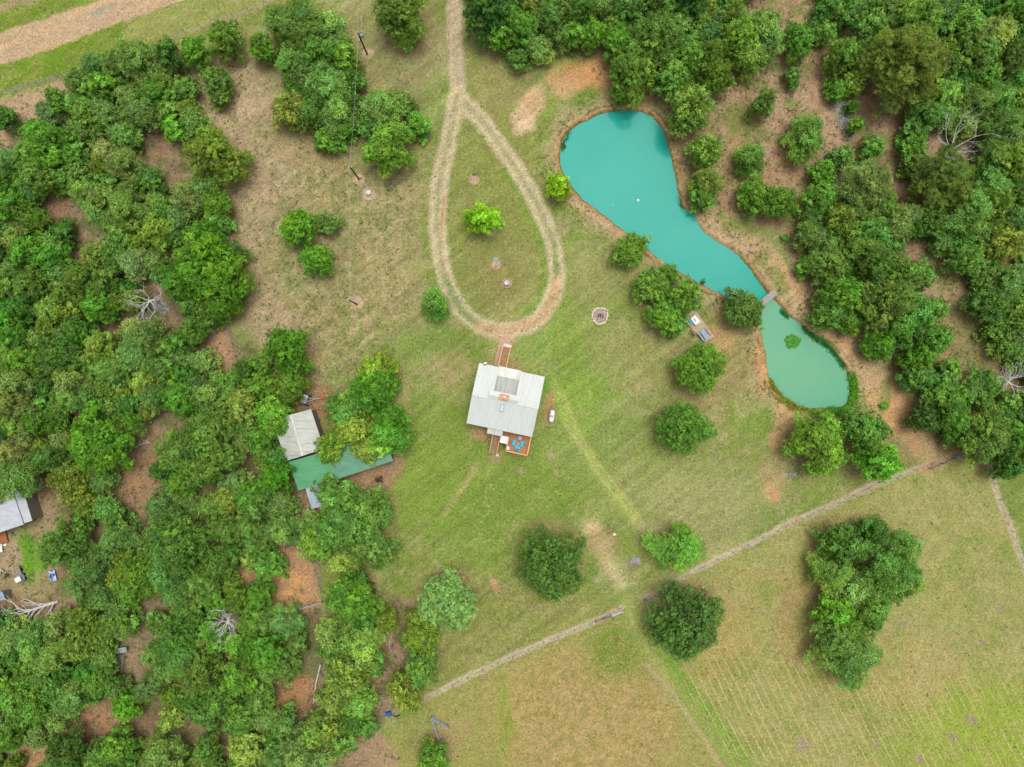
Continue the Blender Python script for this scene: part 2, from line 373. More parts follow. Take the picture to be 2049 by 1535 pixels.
# woods floor
LW = zone([(-900,215),(0,205),(130,165),(330,110),(370,150),(380,240),(360,300),(470,430),(480,560),(450,640),(470,680),(560,700),(640,800),(650,990),(640,1100),(640,1210),(660,1320),(780,1200),(830,1200),(840,1400),(740,1450),(760,1700),(-900,1700)], 10)
paint(LW, (158, 134, 106))
paint(LW * sst(.45, .62, nB), (136, 108, 84), .8)
paint(LW * sst(.46, .62, fbm(U, V, 30, 61, 4)), (104, 116, 62), .75)
RW = zone([(930,-300),(930,0),(960,70),(1060,120),(1150,100),(1215,180),(1300,170),(1350,190),(1360,300),(1385,420),(1500,440),(1560,470),(1600,600),(1700,660),(1790,760),(1850,830),(1880,900),(1930,905),(1990,930),(2060,900),(2900,900),(2900,-300)], 12)
paint(RW, (178, 150, 118))
paint(RW * sst(.45, .62, nB), (156, 126, 96), .8)
paint(RW * sst(.52, .66, fbm(U, V, 36, 63, 4)), (124, 134, 70), .75)
paint(blob(1950, 690, 60, 110, -20, .6), (138, 134, 82), .8)
# top-left: verge and road
paint(zone([(-900,330),(-900,-400),(900,-400),(560,10),(340,76),(130,156),(0,196)], 5, True, 8), (126, 142, 60))
paint(sst(.45, .62, fbm(U, V, 26, 67, 4)) * zone([(-900,330),(-900,-400),(900,-400),(560,10),(340,76),(130,156),(0,196)], 5, True), (108, 140, 36), .8)
paint(zone([(250,30),(560,-60),(600,0),(340,76),(260,80)], 14), (152, 154, 88), .8)
paint(blob(20, 10, 80, 12, -12), (160, 140, 104), .8)
paint(zone([(0,205),(130,160),(140,175),(60,240),(0,300)], 10), (192, 160, 128), .9)
paint(stroke([(-300,265),(0,188),(130,148)], 7, 4), (140, 132, 110), .7)
paint(stroke([(340,78),(420,48),(520,14),(600,-20)], 7, 4), (176, 158, 124), .7)
ROAD = zone([(-900,270),(-900,420),(0,130),(52,114),(130,90),(203,58),(260,37),(339,11),(380,-5),(900,-250),(900,-400),(208,-2),(182,8),(109,31),(44,52),(0,66)], 3, True, 9)
paint(ROAD, (200, 170, 130))
paint(ROAD * sst(.45, .6, streak(-19, 9, 1.0, 17)), (186, 162, 130), .7)
paint(ROAD * blob(200, 27, 28, 6, -15, .5), (164, 158, 142), .8)
# dirt patches above the pond
paint(blob(1168, 152, 62, 26, -6), (198, 150, 98)); paint(blob(1195, 150, 36, 26, 60), (196, 148, 98), .7)
paint(blob(1130, 170, 30, 22), (196, 156, 112), .8)
paint(blob(1066, 205, 20, 34, 25), (208, 172, 130), .95); paint(blob(1048, 245, 22, 26, 30), (216, 186, 150), .9)
paint(blob(1290, 185, 70, 14, 5), (194, 146, 100), .9)
# pond banks
PD = sdf(U, V, POND)
PDn = PD + (nC - .5) * 10 + (nD - .5) * 4
paint(1 - sst(24, 44, PDn + W1 * 40), (178, 156, 118), .6)
paint(1 - sst(12, 17, PDn), (196, 166, 124), .8)
paint((1 - sst(9, 12, PDn)), (176, 144, 98), .85)
paint((1 - sst(1.8, 2.6, np.abs(PDn - 11.5))) * sst(.35, .6, nB), (96, 84, 54), .8)
paint((1 - sst(1.5, 4.5, PDn)), (112, 100, 46), .7)
# east bank dirt road
paint(stroke([(1380,440),(1450,470),(1520,500),(1570,560),(1610,620),(1680,680),(1740,740),(1780,800),(1820,860),(1850,900)], 52, 12, 26), (200, 168, 128), .85)
paint(stroke([(1560,520),(1580,570),(1640,650),(1700,700),(1740,790),(1760,850)], 14, 6, 16), (206, 166, 118), .9)
paint(stroke([(1400,440),(1480,480),(1530,530),(1560,585),(1620,655),(1690,700),(1730,770)], 6, 3, 6), (160, 142, 120), .6)
paint(blob(1560, 560, 18, 30, -30), (126, 136, 66), .75); paint(blob(1530, 520, 14, 18), (124, 134, 66), .7)
paint(blob(1480, 450, 40, 20, 20), (130, 136, 72), .75); paint(blob(1560, 350, 30, 60), (176, 140, 104), .6)
paint(blob(1480, 240, 40, 34), (124, 136, 66), .8); paint(blob(1470, 330, 26, 60, 0), (140, 138, 78), .6); paint(blob(1590, 310, 50, 40), (180, 146, 110), .8)
paint(blob(1470, 300, 16, 30), (190, 146, 108), .6)
paint(blob(1640, 190, 30, 30), (186, 150, 116), .7)
paint(blob(1790, 820, 26, 50, -20), (204, 160, 110), .95); paint(blob(1770, 790, 12, 30), (128, 138, 72), .7)
paint(blob(1820, 900, 40, 34), (158, 144, 98), .8); paint(blob(1835, 880, 14, 40, -20), (200, 156, 112), .6)
paint(blob(1575, 830, 26, 26), (206, 168, 118), .9); paint(blob(1556, 870, 14, 30, 20), (200, 160, 116), .8)
paint(blob(1548, 980, 16, 18), (204, 160, 112), .9); paint(blob(1550, 940, 24, 44), (176, 150, 106), .6)
paint(blob(1520, 740, 14, 60, -4), (196, 152, 106), .85)
paint(blob(1440, 680, 22, 26), (190, 152, 106), .75); paint(blob(1400, 800, 30, 26), (172, 150, 104), .5); paint(blob(1330, 520, 16, 12), (196, 158, 118), .8)
paint(stroke([(1120,385),(1160,415),(1200,440),(1245,475)], 14, 6, 8), (198, 164, 126), .85)
# lower pond weeds rim
LR = (1 - sst(12, 17, PDn + W1 * 10)) * blob(1690, 800, 52, 60, 0, .3); paint(LR, (76, 128, 30), .95)
paint((1 - sst(10, 14, PDn + W1 * 10)) * blob(1590, 822, 64, 22, 20, .3), (112, 116, 34), .95)
paint((1 - sst(6, 12, PDn)) * blob(1650, 690, 30, 40, -45, .3), (96, 124, 42), .8)
# driveway and loop
DR = [(910,-300),(909,0),(910,60),(912,120),(914,170),(915,215)]
WB = [(914,190),(908,235),(898,280),(887,325),(879,365),(876,410),(875,455),(880,505),(890,555),(906,595),(932,632),(965,655),(1005,663),(1040,660),(1075,642),(1100,612),(1112,575),(1114,535),(1106,485),(1088,435),(1060,380),(1028,330),(990,275),(958,232),(925,200)]
dv = stroke(DR, 30, 5, 6); paint(dv, (198, 178, 146), .95)
paint(dv * sst(.5, .62, stv), (180, 154, 122), .7)
paint(stroke(DR, 6, 4, 8), (150, 150, 98), .25)
paint(blob(916, 214, 22, 30, 0, .3, True), (200, 174, 134), .95)
paint(stroke(WB, 33, 7, 8), (186, 172, 132), .85)
def offset(pts, d):
    pts = smooth_line(pts, 2); o = []
    for i, p in enumerate(pts):
        a = pts[max(i - 1, 0)]; b = pts[min(i + 1, len(pts) - 1)]
        dx, dy = b[0] - a[0], b[1] - a[1]; L = math.hypot(dx, dy) + 1e-9
        o.append((p[0] - dy / L * d, p[1] + dx / L * d))
    return o
for d_ in (-11, 10):
    paint(stroke(offset(WB, d_), 9, 5, 9, it=1), (206, 190, 156), .8)
paint(stroke(WB, 7, 4, 9), (140, 150, 96), .28)
paint(stroke(WB[8:13], 16, 7, 10), (112, 146, 80), .6); paint(stroke(WB[15:19], 9, 5, 9), (108, 146, 64), .6)
paint(stroke([(1114,560),(1110,600),(1085,635),(1045,655),(1000,662),(960,652)], 20, 7, 8), (198, 166, 124), .9)
paint(stroke([(886,400),(885,440),(884,470)], 4, 1.5, 3), (200, 140, 100), .9)
paint(stroke(offset(WB[14:22], -24), 12, 6, 10), (112, 150, 48), .55)
paint(stroke(offset(WB[2:8], 26), 10, 6, 8), (120, 140, 60), .4)
paint(blob(1012, 674, 20, 16, 0, .4, True), (200, 172, 136), .95)
# house surroundings
paint(blob(1015, 733, 40, 14, 12), (182, 140, 104), .6); paint(blob(962, 868, 20, 12, 12, .4, True), (190, 152, 110), .9)
paint(blob(1097, 810, 12, 40, 10, .5), (176, 140, 96), .75); paint(blob(1101, 833, 12, 20, 8, .4, True), (168, 140, 104), .9)
paint(blob(985, 911, 14, 8), (160, 138, 104), .7)
paint(blob(1090, 770, 12, 22), (100, 152, 40), .7); paint(blob(1150, 810, 40, 60), (138, 168, 66), .35)
# worn tracks
paint(stroke([(1110,770),(1140,850),(1180,920),(1230,990),(1270,1040)], 20, 10, 14), (164, 180, 90), .7)
paint(stroke([(1130,850),(1170,900),(1200,960),(1250,1010),(1290,1060)], 4, 3, 8), (184, 178, 120), .8)
paint(stroke([(1130,790),(1150,850),(1190,920),(1245,990),(1290,1050)], 5, 3, 8), (184, 176, 112), .7)
paint(stroke([(1180,1050),(1210,1110),(1240,1160),(1265,1200),(1290,1240)], 26, 14, 20), (196, 182, 134), .95)
paint(blob(1185, 1058, 14, 14), (206, 176, 128), .8); paint(blob(1208, 1090, 34, 22), (176, 152, 104), .6)
paint(stroke([(955,930),(920,985),(890,1030)], 10, 5, 10), (180, 162, 116), .6)
paint(blob(900, 900, 14, 40, 30), (132, 146, 66), .5)
for p in [(738,389,13),(948,359,10.5),(993,530,10),(1015,567,9.5),(980,464,12),(735,108,11),(718,360,11),(714,606,13)]:
    paint(blob(p[0], p[1], p[2], p[2] * .95, 0, .2, True, .35), (202, 174, 142), .9)
for p in [(1102,914,7),(1042,945,6),(1195,1160,7),(703,662,9),(1012,1173,6)]:
    paint(blob(p[0], p[1], p[2], p[2] * .8, 20, .3, True), (172, 150, 124), .85)
paint(blob(990, 1170, 6, 18, -30, .4, True), (196, 154, 120), .95)
paint(blob(1270, 1120, 15, 13), (150, 132, 108), .8); paint(blob(1272, 1108, 14, 6), (128, 146, 74), .7)
paint(blob(1410, 1016, 22, 22) * (1 - blob(1410, 1016, 13, 13)), (134, 138, 72), .5)
# ground round the barn
paint(zone([(560,700),(640,760),(660,830),(620,860),(600,820),(560,790)], 14), (158, 130, 98), .8)
paint(zone([(600,985),(700,960),(800,890),(812,930),(790,985),(740,1010),(640,990),(600,1040)], 8), (170, 136, 104), .95)
paint(blob(640, 815, 30, 40), (160, 120, 88), .7)
# pen below the barn
paint(zone([(470,1150),(560,1090),(620,1120),(640,1200),(600,1240),(520,1240)], 8), (192, 148, 108), .9)
paint(blob(575, 1170, 34, 28) * sst(.42, .56, nC), (214, 162, 100), .8)
paint(blob(585, 1380, 40, 40), (182, 134, 94), .9)
paint(blob(280, 960, 14, 10), (214, 160, 96), .85); paint(blob(270, 960, 50, 90, 20), (164, 126, 94), .7)
paint(blob(90, 1510, 60, 50, -45), (190, 146, 108), .9); paint(blob(185, 1450, 40, 40, -30), (184, 138, 102), .9)
paint(blob(120, 430, 26, 40, -20), (168, 126, 98), .8)
paint(blob(440, 690, 26, 50, -20), (196, 152, 120), .8)
# neighbour's yard on the left edge
paint(zone([(-80,1040),(60,1020),(110,1010),(130,1060),(110,1180),(60,1240),(-80,1240)], 8), (160, 144, 104), .95)
paint(blob(55, 1110, 26, 50, -10), (104, 156, 36), .9); paint(blob(88, 1020, 18, 26), (170, 146, 112), .8)
paint(blob(20, 1110, 20, 34), (184, 156, 128), .8); paint(blob(40, 1215, 34, 20), (150, 118, 86), .8)
# fields at the bottom
FL = zone([(850,1402),(1245,1226),(1262,1236),(1340,1340),(1500,1560),(1540,1700),(700,1700),(760,1480)], 6)
FR = zone([(1296,1204),(1500,1094),(1700,996),(1860,932),(1975,918),(2060,1180),(2900,1200),(2900,1700),(1560,1700),(1360,1340)], 6)
paint(FL, (150, 150, 82)); paint(FL * blob(1170, 1440, 190, 130, 10, .35), (178, 154, 100), .95)
paint(FL * blob(1170, 1440, 190, 130, 10, .35) * sst(.48, .56, fbm(U, V, 9, 53, 3, .7)), (134, 134, 64), .6)
paint(FL * blob(1000, 1290, 90, 40, -20), (158, 144, 84), .7)
paint(FL * blob(1240, 1300, 60, 60, 20), (114, 138, 50), .8); paint(FL * blob(1090, 1270, 120, 20, -20), (124, 144, 58), .6); paint(FL * blob(1010, 1440, 16, 90), (128, 154, 46), .6)
paint(FL * blob(900, 1470, 40, 40), (176, 150, 106), .55); paint(FL * blob(820, 1450, 50, 40), (130, 144, 70), .6)
paint(FR, (152, 155, 90)); paint(FR * blob(1500, 1190, 120, 50, -20), (164, 152, 94), .7); paint(FR * blob(1440, 1290, 70, 70), (168, 146, 84), .7)
paint(FR * blob(1700, 1330, 150, 80), (158, 150, 82), .6)
paint(FR * blob(1600, 1230, 50, 100, 10), (160, 130, 82), .55)
paint(FR * sst(.50, .62, nB), (128, 144, 64), .6)
paint(FR * sst(.5, .62, fbm(U, V, 22, 57, 4, .65)), (180, 166, 116), .32)
paint(FR * blob(1980, 1480, 150, 110, 0, .6), (140, 168, 46), .8); paint(FR * blob(1850, 1510, 120, 50, 0, .6), (136, 158, 60), .6)
paint(FR * blob(1860, 1330, 60, 60), (180, 160, 106), .6); paint(FR * blob(1800, 1390, 50, 30), (186, 160, 108), .5)
paint(FR * sst(.5, .6, streak(62, 9, .8, 27)), (172, 164, 98), .35)
for p in [(2000,1215,9,8),(1966,1285,8,6),(1942,1438,16,8),(1908,1475,12,8),(1606,1490,12,18),(1750,1492,7,8),(1840,1518,10,7),(1808,1250,9,6),(1500,1530,6,8)]:
    paint(blob(*p, 30, .4, True), (158, 138, 118), .85)
paint(zone([(1980,935),(1990,940),(2060,1130),(2900,1180),(2900,935)], 6), (124, 142, 66), .9)
STR[:] = FR * sst(1240, 1420, V + (U - 1700) * -.15) * sst(.30, .56, fbm(U, V, 55, 71, 4))
# mown track between the fields
paint(stroke([(1262,1200),(1275,1260),(1320,1320),(1380,1400),(1440,1480),(1500,1560),(1560,1640)], 52, 10, 14), (134, 156, 72), .9)
paint(stroke([(1255,1195),(1262,1240),(1300,1310),(1340,1370)], 14, 8, 12), (172, 170, 100), .6)
paint(stroke([(1295,1330),(1340,1380),(1390,1450),(1440,1530),(1480,1600)], 9, 4, 8), (184, 164, 128), .8)
paint(stroke([(1300,1270),(1350,1340),(1420,1420),(1480,1500),(1520,1580)], 18, 8, 10), (116, 154, 54), .6)
# worn strips along the fences
F1 = [(846,1398),(900,1372),(960,1342),(1030,1310),(1100,1280),(1160,1256),(1205,1236),(1245,1214)]
F2 = [(1290,1200),(1330,1176),(1400,1136),(1470,1104),(1530,1072),(1600,1040),(1680,1004),(1760,966),(1830,940),(1880,922),(1940,902)]
F3 = [(1981,935),(1995,985),(2012,1030),(2030,1080),(2055,1150),(2100,1260)]
for f in (F1, F2, F3):
    paint(stroke(f, 12, 4, 6), (194, 178, 148), .95); paint(stroke(f, 3, 2, 5), (158, 144, 118), .3)
paint(stroke([(1850,938),(1900,914),(1940,900)], 22, 8, 10), (186, 148, 112), .8)
paint(stroke([(628,1125),(638,1160),(648,1205)], 9, 4, 5), (150, 128, 104), .7)
paint(stroke([(455,640),(468,690),(480,760)], 6, 3, 6), (136, 120, 104), .6)
paint(zone([(745,1440),(790,1500),(800,1560),(680,1560),(700,1470)], 8), (170, 140, 112), .9)
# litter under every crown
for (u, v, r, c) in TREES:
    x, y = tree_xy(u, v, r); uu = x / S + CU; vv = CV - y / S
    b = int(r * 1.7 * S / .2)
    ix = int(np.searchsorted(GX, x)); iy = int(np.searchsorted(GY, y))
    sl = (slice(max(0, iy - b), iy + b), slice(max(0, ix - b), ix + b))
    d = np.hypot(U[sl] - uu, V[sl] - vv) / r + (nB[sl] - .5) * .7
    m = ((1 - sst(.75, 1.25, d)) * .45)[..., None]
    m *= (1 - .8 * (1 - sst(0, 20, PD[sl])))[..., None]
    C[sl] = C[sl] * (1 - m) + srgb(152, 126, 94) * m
# mowing streaks over the lawn
LAWN = 1 - np.clip(LW + RW + ROAD + FL + FR, 0, 1)
C *= (1 + (LAWN * (st1 - .5) * .5))[..., None] * (1 + (nC - .5) * .35)[..., None] * (1 + (nD - .5) * .30)[..., None]
# white stones and pale tufts
fl = sst(.70, .74, fbm(U, V, 5.5, 81, 2, .4)) * sst(.48, .62, fbm(U, V, 55, 83, 3))
paint(fl * (1 - LW * .8), (200, 184, 142), .28)
paint(sst(.72, .76, fbm(U, V, 6.5, 87, 2, .4)) * (LW + RW) * sst(.45, .6, nB), (86, 96, 50), .7)
far = sst(104, 150, np.maximum(np.abs(XX), np.abs(YY) * 1.3))[..., None]
C = C * (1 - far) + srgb(124, 138, 74) * far
STR *= 1 - far[..., 0]
C = np.clip(C, 0.004, .85)
# relief: pond basin, gentle ground swell, road ditch
Z = (fbm(XX, YY, 40, 50, 3) - .5) * .25 + (nC - .5) * .06
PZ = PD + (nC - .5) * 5 + (nD - .5) * 4
Z = Z * sst(2, 30, PD) - .95 * (1 - sst(-6, 7, PZ)) - 1.0 * (1 - sst(-40, -6, PD))
Z = Z * (1 - .9 * blob(1012, 800, 110, 110, 0, .2)) 
ny, nx = U.shape
me = bpy.data.meshes.new('ground')
nv = nx * ny
me.vertices.add(nv)
me.vertices.foreach_set('co', np.stack([XX, YY, Z], -1).astype(np.float32).ravel())
idx = np.arange(nv).reshape(ny, nx)
q = np.stack([idx[:-1, :-1], idx[:-1, 1:], idx[1:, 1:], idx[1:, :-1]], -1).reshape(-1, 4)
me.loops.add(q.size); me.loops.foreach_set('vertex_index', q.astype(np.int32).ravel())
me.polygons.add(len(q)); me.polygons.foreach_set('loop_start', np.arange(0, q.size, 4, dtype=np.int32))
me.polygons.foreach_set('use_smooth', np.ones(len(q), bool))
at = me.color_attributes.new('surface', 'FLOAT_COLOR', 'POINT')
rgba = np.concatenate([C, np.clip(STR, 0, 1)[..., None]], -1).astype(np.float32)
at.data.foreach_set('color', rgba.ravel())
me.update(calc_edges=True)
ground = bpy.data.objects.new('ground', me); COL.objects.link(ground); tag(ground, kind='structure')
gm = bpy.data.materials.new('grass_and_soil'); gm.use_nodes = True; me.materials.append(gm)
n = gm.node_tree; b = n.nodes['Principled BSDF']; b.inputs['Roughness'].default_value = .95; b.inputs['Specular IOR Level'].default_value = .1
L_ = n.links.new
att = n.nodes.new('ShaderNodeAttribute'); att.attribute_name = 'surface'
tc = n.nodes.new('ShaderNodeTexCoord')
def gnoise(scale, detail=3, rough=.6, dist=0):
    t = n.nodes.new('ShaderNodeTexNoise'); t.inputs['Scale'].default_value = scale; t.inputs['Detail'].default_value = detail
    t.inputs['Roughness'].default_value = rough; t.inputs['Distortion'].default_value = dist
    L_(tc.outputs['Object'], t.inputs['Vector']); return t
def mrange(src, a, b_, c, d):
    m = n.nodes.new('ShaderNodeMapRange'); L_(src, m.inputs[0])
    for i, v in enumerate((a, b_, c, d)): m.inputs[i + 1].default_value = v
    return m.outputs[0]
def mixc(fac, a, b_, mode='MIX'):
    m = n.nodes.new('ShaderNodeMix'); m.data_type = 'RGBA'; m.blend_type = mode
    if isinstance(fac, float): m.inputs[0].default_value = fac
    else: L_(fac, m.inputs[0])
    for k, x in ((6, a), (7, b_)):
        if isinstance(x, tuple): m.inputs[k].default_value = (*x, 1)
        else: L_(x, m.inputs[k])
    return m.outputs[2]
n1 = gnoise(2.6, 4, .7); n2 = gnoise(.9, 3, .6); n3 = gnoise(5.0, 2, .7)
def vecscale(colr, fac):
    m = n.nodes.new('ShaderNodeVectorMath'); m.operation = 'SCALE'; L_(colr, m.inputs[0]); L_(fac, m.inputs['Scale']); return m.outputs[0]
c1 = vecscale(att.outputs['Color'], mrange(n1.outputs[0], .3, .7, .57, 1.42))
c1 = mixc(mrange(n2.outputs[0], .54, .68, 0, .38), c1, vecscale(att.outputs['Color'], mrange(n3.outputs[0], .3, .7, .9, 1.55)))
c1 = mixc(mrange(n3.outputs[0], .60, .72, 0, .34), c1, (.30, .27, .19))
# dry swaths left by the mower in the right-hand field
mp = n.nodes.new('ShaderNodeMapping'); L_(tc.outputs['Object'], mp.inputs[0]); mp.inputs['Rotation'].default_value = (0, 0, R(-27))
wv = n.nodes.new('ShaderNodeTexWave'); wv.wave_type = 'BANDS'; wv.bands_direction = 'X'; wv.inputs['Scale'].default_value = .235
wv.inputs['Distortion'].default_value = 2.0; wv.inputs['Detail'].default_value = 3; wv.inputs['Detail Scale'].default_value = .22
L_(mp.outputs[0], wv.inputs['Vector'])
mu = n.nodes.new('ShaderNodeMath'); mu.operation = 'MULTIPLY'; L_(mrange(wv.outputs[1], .86, .97, 0, 1), mu.inputs[0]); L_(att.outputs['Alpha'], mu.inputs[1])
mu2 = n.nodes.new('ShaderNodeMath'); mu2.operation = 'MULTIPLY'; L_(mu.outputs[0], mu2.inputs[0]); L_(mrange(n1.outputs[0], .38, .58, .1, 1.0), mu2.inputs[1])
c1 = mixc(mu2.outputs[0], c1, A(206, 190, 128, 1.6))
L_(c1, b.inputs['Base Color'])
bp = n.nodes.new('ShaderNodeBump'); bp.inputs['Strength'].default_value = .6; bp.inputs['Distance'].default_value = .12
L_(n1.outputs[0], bp.inputs['Height']); L_(bp.outputs[0], b.inputs['Normal'])

# ------------------------------------------------------------------ water
def water(name, pts, c, c2, zoff):
    mb = MB(); P3 = [P(*p)[:2] for p in pts]
    mb.add([(x, y, -.5 + zoff) for x, y in reversed(P3)], [tuple(range(len(P3)))])
    m = mat('murky_water_' + name, A(*c, k=1.75), .12, A(*c2, k=1.75), .06, spec=.13, lo=.3, hi=.7)
    nn = m.node_tree; bs = nn.nodes['Principled BSDF']; bs.inputs['IOR'].default_value = 1.33
    t = nn.nodes.new('ShaderNodeTexNoise'); t.inputs['Scale'].default_value = 1.6; t.inputs['Detail'].default_value = 3
    tc = nn.nodes.new('ShaderNodeTexCoord'); nn.links.new(tc.outputs['Object'], t.inputs['Vector'])
    bp = nn.nodes.new('ShaderNodeBump'); bp.inputs['Strength'].default_value = .08; bp.inputs['Distance'].default_value = .05
    nn.links.new(t.outputs[0], bp.inputs['Height']); nn.links.new(bp.outputs[0], bs.inputs['Normal'])
    return tag(mb.build('water', m), kind='structure')
def grow(pts, d):
    cx = sum(p[0] for p in pts) / len(pts); o = []
    for i, p in enumerate(pts):
        a = pts[i - 1]; b_ = pts[(i + 1) % len(pts)]
        dx, dy = b_[0] - a[0], b_[1] - a[1]; L = math.hypot(dx, dy) + 1e-9
        o.append((p[0] + dy / L * d, p[1] - dx / L * d))
    return o
water('turquoise', grow(POND_A, 7), (36, 181, 165), (54, 188, 168), 0)
water('pale', grow(POND_B, 7), (138, 198, 156), (116, 194, 158), -.006)

# ------------------------------------------------------------------ trees
rnd = random.Random(11)
def leaf_material(name):
    m = bpy.data.materials.new(name); m.use_nodes = True; n = m.node_tree; L = n.links.new
    b = n.nodes['Principled BSDF']; out = n.nodes['Material Output']
    b.inputs['Roughness'].default_value = .6; b.inputs['Specular IOR Level'].default_value = .25
    oi = n.nodes.new('ShaderNodeObjectInfo'); at = n.nodes.new('ShaderNodeAttribute'); at.attribute_name = 'leaf'
    m1 = n.nodes.new('ShaderNodeMix'); m1.data_type = 'RGBA'; m1.blend_type = 'MULTIPLY'; m1.inputs[0].default_value = 1
    L(oi.outputs['Color'], m1.inputs[6]); L(at.outputs['Color'], m1.inputs[7])
    L(m1.outputs[2], b.inputs['Base Color'])
    tr = n.nodes.new('ShaderNodeBsdfTranslucent'); L(m1.outputs[2], tr.inputs[0])
    mx = n.nodes.new('ShaderNodeMixShader'); mx.inputs[0].default_value = .36
    L(b.outputs[0], mx.inputs[1]); L(tr.outputs[0], mx.inputs[2]); L(mx.outputs[0], out.inputs[0])
    return m
LEAF = leaf_material('foliage')
BARK = mat('grey_bark', (.20, .185, .16), .9, (.12, .10, .085), 3, bump=.4)
DEADBARK = mat('bleached_dead_wood', (.50, .50, .47), .85, (.33, .33, .31), 5, bump=.3)

def leaves_mesh(name, pos, nrm, size, aspect, col, rs):
    """one small four-sided leaf spray per point"""
    N = len(pos)
    nrm = nrm / (np.linalg.norm(nrm, axis=1, keepdims=True) + 1e-9)
    t = rs.normal(size=(N, 3)); t -= nrm * (t * nrm).sum(1, keepdims=True); t /= np.linalg.norm(t, axis=1, keepdims=True) + 1e-9
    bt = np.cross(nrm, t)
    a = (size * aspect)[:, None] * .5; bb = (size)[:, None] * .5
    bend = nrm * (size[:, None] * rs.uniform(-.25, .1, (N, 1)))
    v = np.stack([pos - t * a + bend, pos - bt * bb * rs.uniform(.6, 1.1, (N, 1)), pos + t * a + bend, pos + bt * bb * rs.uniform(.6, 1.1, (N, 1))], 1)
    me = bpy.data.meshes.new(name); me.vertices.add(N * 4)
    me.vertices.foreach_set('co', v.astype(np.float32).ravel())
    me.loops.add(N * 4); me.loops.foreach_set('vertex_index', np.arange(N * 4, dtype=np.int32))
    me.polygons.add(N); me.polygons.foreach_set('loop_start', np.arange(0, N * 4, 4, dtype=np.int32))
    at = me.color_attributes.new('leaf', 'FLOAT_COLOR', 'POINT')
    c4 = np.concatenate([col, np.ones((N, 1))], 1).repeat(4, 0)
    at.data.foreach_set('color', c4.astype(np.float32).ravel())
    me.update(calc_edges=True); me.materials.append(LEAF)
    return me

def crown_mesh(name, seed, Rm, style):
    rs = np.random.default_rng(seed)
    Ht = 2.6 + Rm * 1.5; Ht = min(Ht, 12.5)
    # outline: lobed
    ph = rs.uniform(0, 6.28, 5); am = rs.uniform(.04, .14, 5) * (.5 if style == 'fine' else 1)
    def rmax(th): return Rm * (.93 + sum(am[k] * np.sin((k + 2) * th + ph[k]) for k in range(5)))
    br = {'oak': 1.0, 'soft': 1.15, 'pine': .95, 'fine': .75}[style] * (Rm / 5) ** .35
    nb = int((3.6 if style == 'fine' else 3.0) * (Rm / br) ** 2)
    pts = []
    tries = 0
    while len(pts) < nb and tries < nb * 40:
        tries += 1
        th = rs.uniform(0, 6.283); r = math.sqrt(rs.uniform(0, 1)); rr = r * (rmax(th) - br * .75)
        if rr < 0: continue
        x, y = rr * math.cos(th), rr * math.sin(th)
        low = rs.uniform() < .28
        zt = Ht - br * .8 - (Ht * .52) * (r ** 2.4) + rs.normal() * .09 * Ht * .6
        if low: zt -= rs.uniform(.12, .38) * Ht
        zt = max(Ht * .22, zt)
        ok = all((x - p[0]) ** 2 + (y - p[1]) ** 2 + (zt - p[2]) ** 2 > (br * .70) ** 2 for p in pts)
        if ok: pts.append((x, y, zt, low))
    pos = []; nrm = []; size = []; colr = []; asp = []
    for (x, y, z, low) in pts:
        r0 = br * rs.uniform(.75, 1.25)
        bc = rs.uniform(.68, 1.3); hue = rs.uniform(-.10, .20)
        nt_ = int({'oak': 17, 'soft': 18, 'pine': 15, 'fine': 13}[style] * (r0 / .9) ** 1.6)
        for k in range(nt_):
            # tuft centres over the shell of the bough, mostly its upper side
            d = rs.normal(size=3); d[2] = abs(d[2]) * 1.1 - .35; d /= np.linalg.norm(d)
            c = np.array([x, y, z]) + d * r0 * np.array([1, 1, .72]) * rs.uniform(.7, 1.12)
            tb = bc * rs.uniform(.8, 1.22)
            nl = {'oak': 16, 'soft': 18, 'pine': 19, 'fine': 13}[style]
            rt = {'oak': .34, 'soft': .46, 'pine': .40, 'fine': .30}[style]
            e = rs.normal(size=(nl, 3)); e /= np.linalg.norm(e, axis=1, keepdims=True)
            if style == 'pine':
                p = c + e * np.array([1, 1, .5]) * rt * rs.uniform(.5, 1.0, (nl, 1)); nn = e * .5 + rs.normal(size=(nl, 3)) * .6 + np.array([0, 0, .5])
                s = rs.uniform(.10, .15, nl); aa = 3.2
            elif style == 'soft':
                p = c + e * rt * rs.uniform(.2, 1.1, (nl, 1)); nn = d * .8 + rs.normal(size=(nl, 3)) * .75 + np.array([0, 0, .35])
                s = rs.uniform(.11, .19, nl); aa = 2.2
            else:
                p = c + e * rt * rs.uniform(.3, 1.0, (nl, 1)); nn = d + e * .4 + rs.normal(size=(nl, 3)) * .55 + np.array([0, 0, .3])
                s = rs.uniform(.12, .26, nl) * (.85 if style == 'fine' else 1); aa = 1.4
            pos.append(p); nrm.append(nn); size.append(s); asp.append(np.full(nl, aa))
            lb = tb * rs.uniform(.78, 1.25, nl)
            colr.append(np.stack([lb * (1 + hue), lb, lb * (1 - hue * .9)], 1))
    # thin inner fill so the crown is not hollow
    nf = int(len(pts) * 22)
    i = rs.integers(0, len(pts), nf); pc = np.array([p[:3] for p in pts])[i]
    f = rs.uniform(.45, 1, (nf, 1)); ctr = np.array([0, 0, Ht * .5]); pp = ctr + (pc - ctr) * f + rs.normal(size=(nf, 3)) * .25 * br
    pp[:, 2] = np.maximum(pp[:, 2], Ht * .18)
    pos.append(pp); nrm.append(rs.normal(size=(nf, 3))); size.append(rs.uniform(.22, .42, nf)); asp.append(np.full(nf, 1.5)); lb = rs.uniform(.7, 1.0, nf)
    colr.append(np.stack([lb, lb, lb], 1))
    me = leaves_mesh(name, np.concatenate(pos), np.concatenate(nrm), np.concatenate(size), np.concatenate(asp), np.concatenate(colr), rs)
    return me, pts, Ht

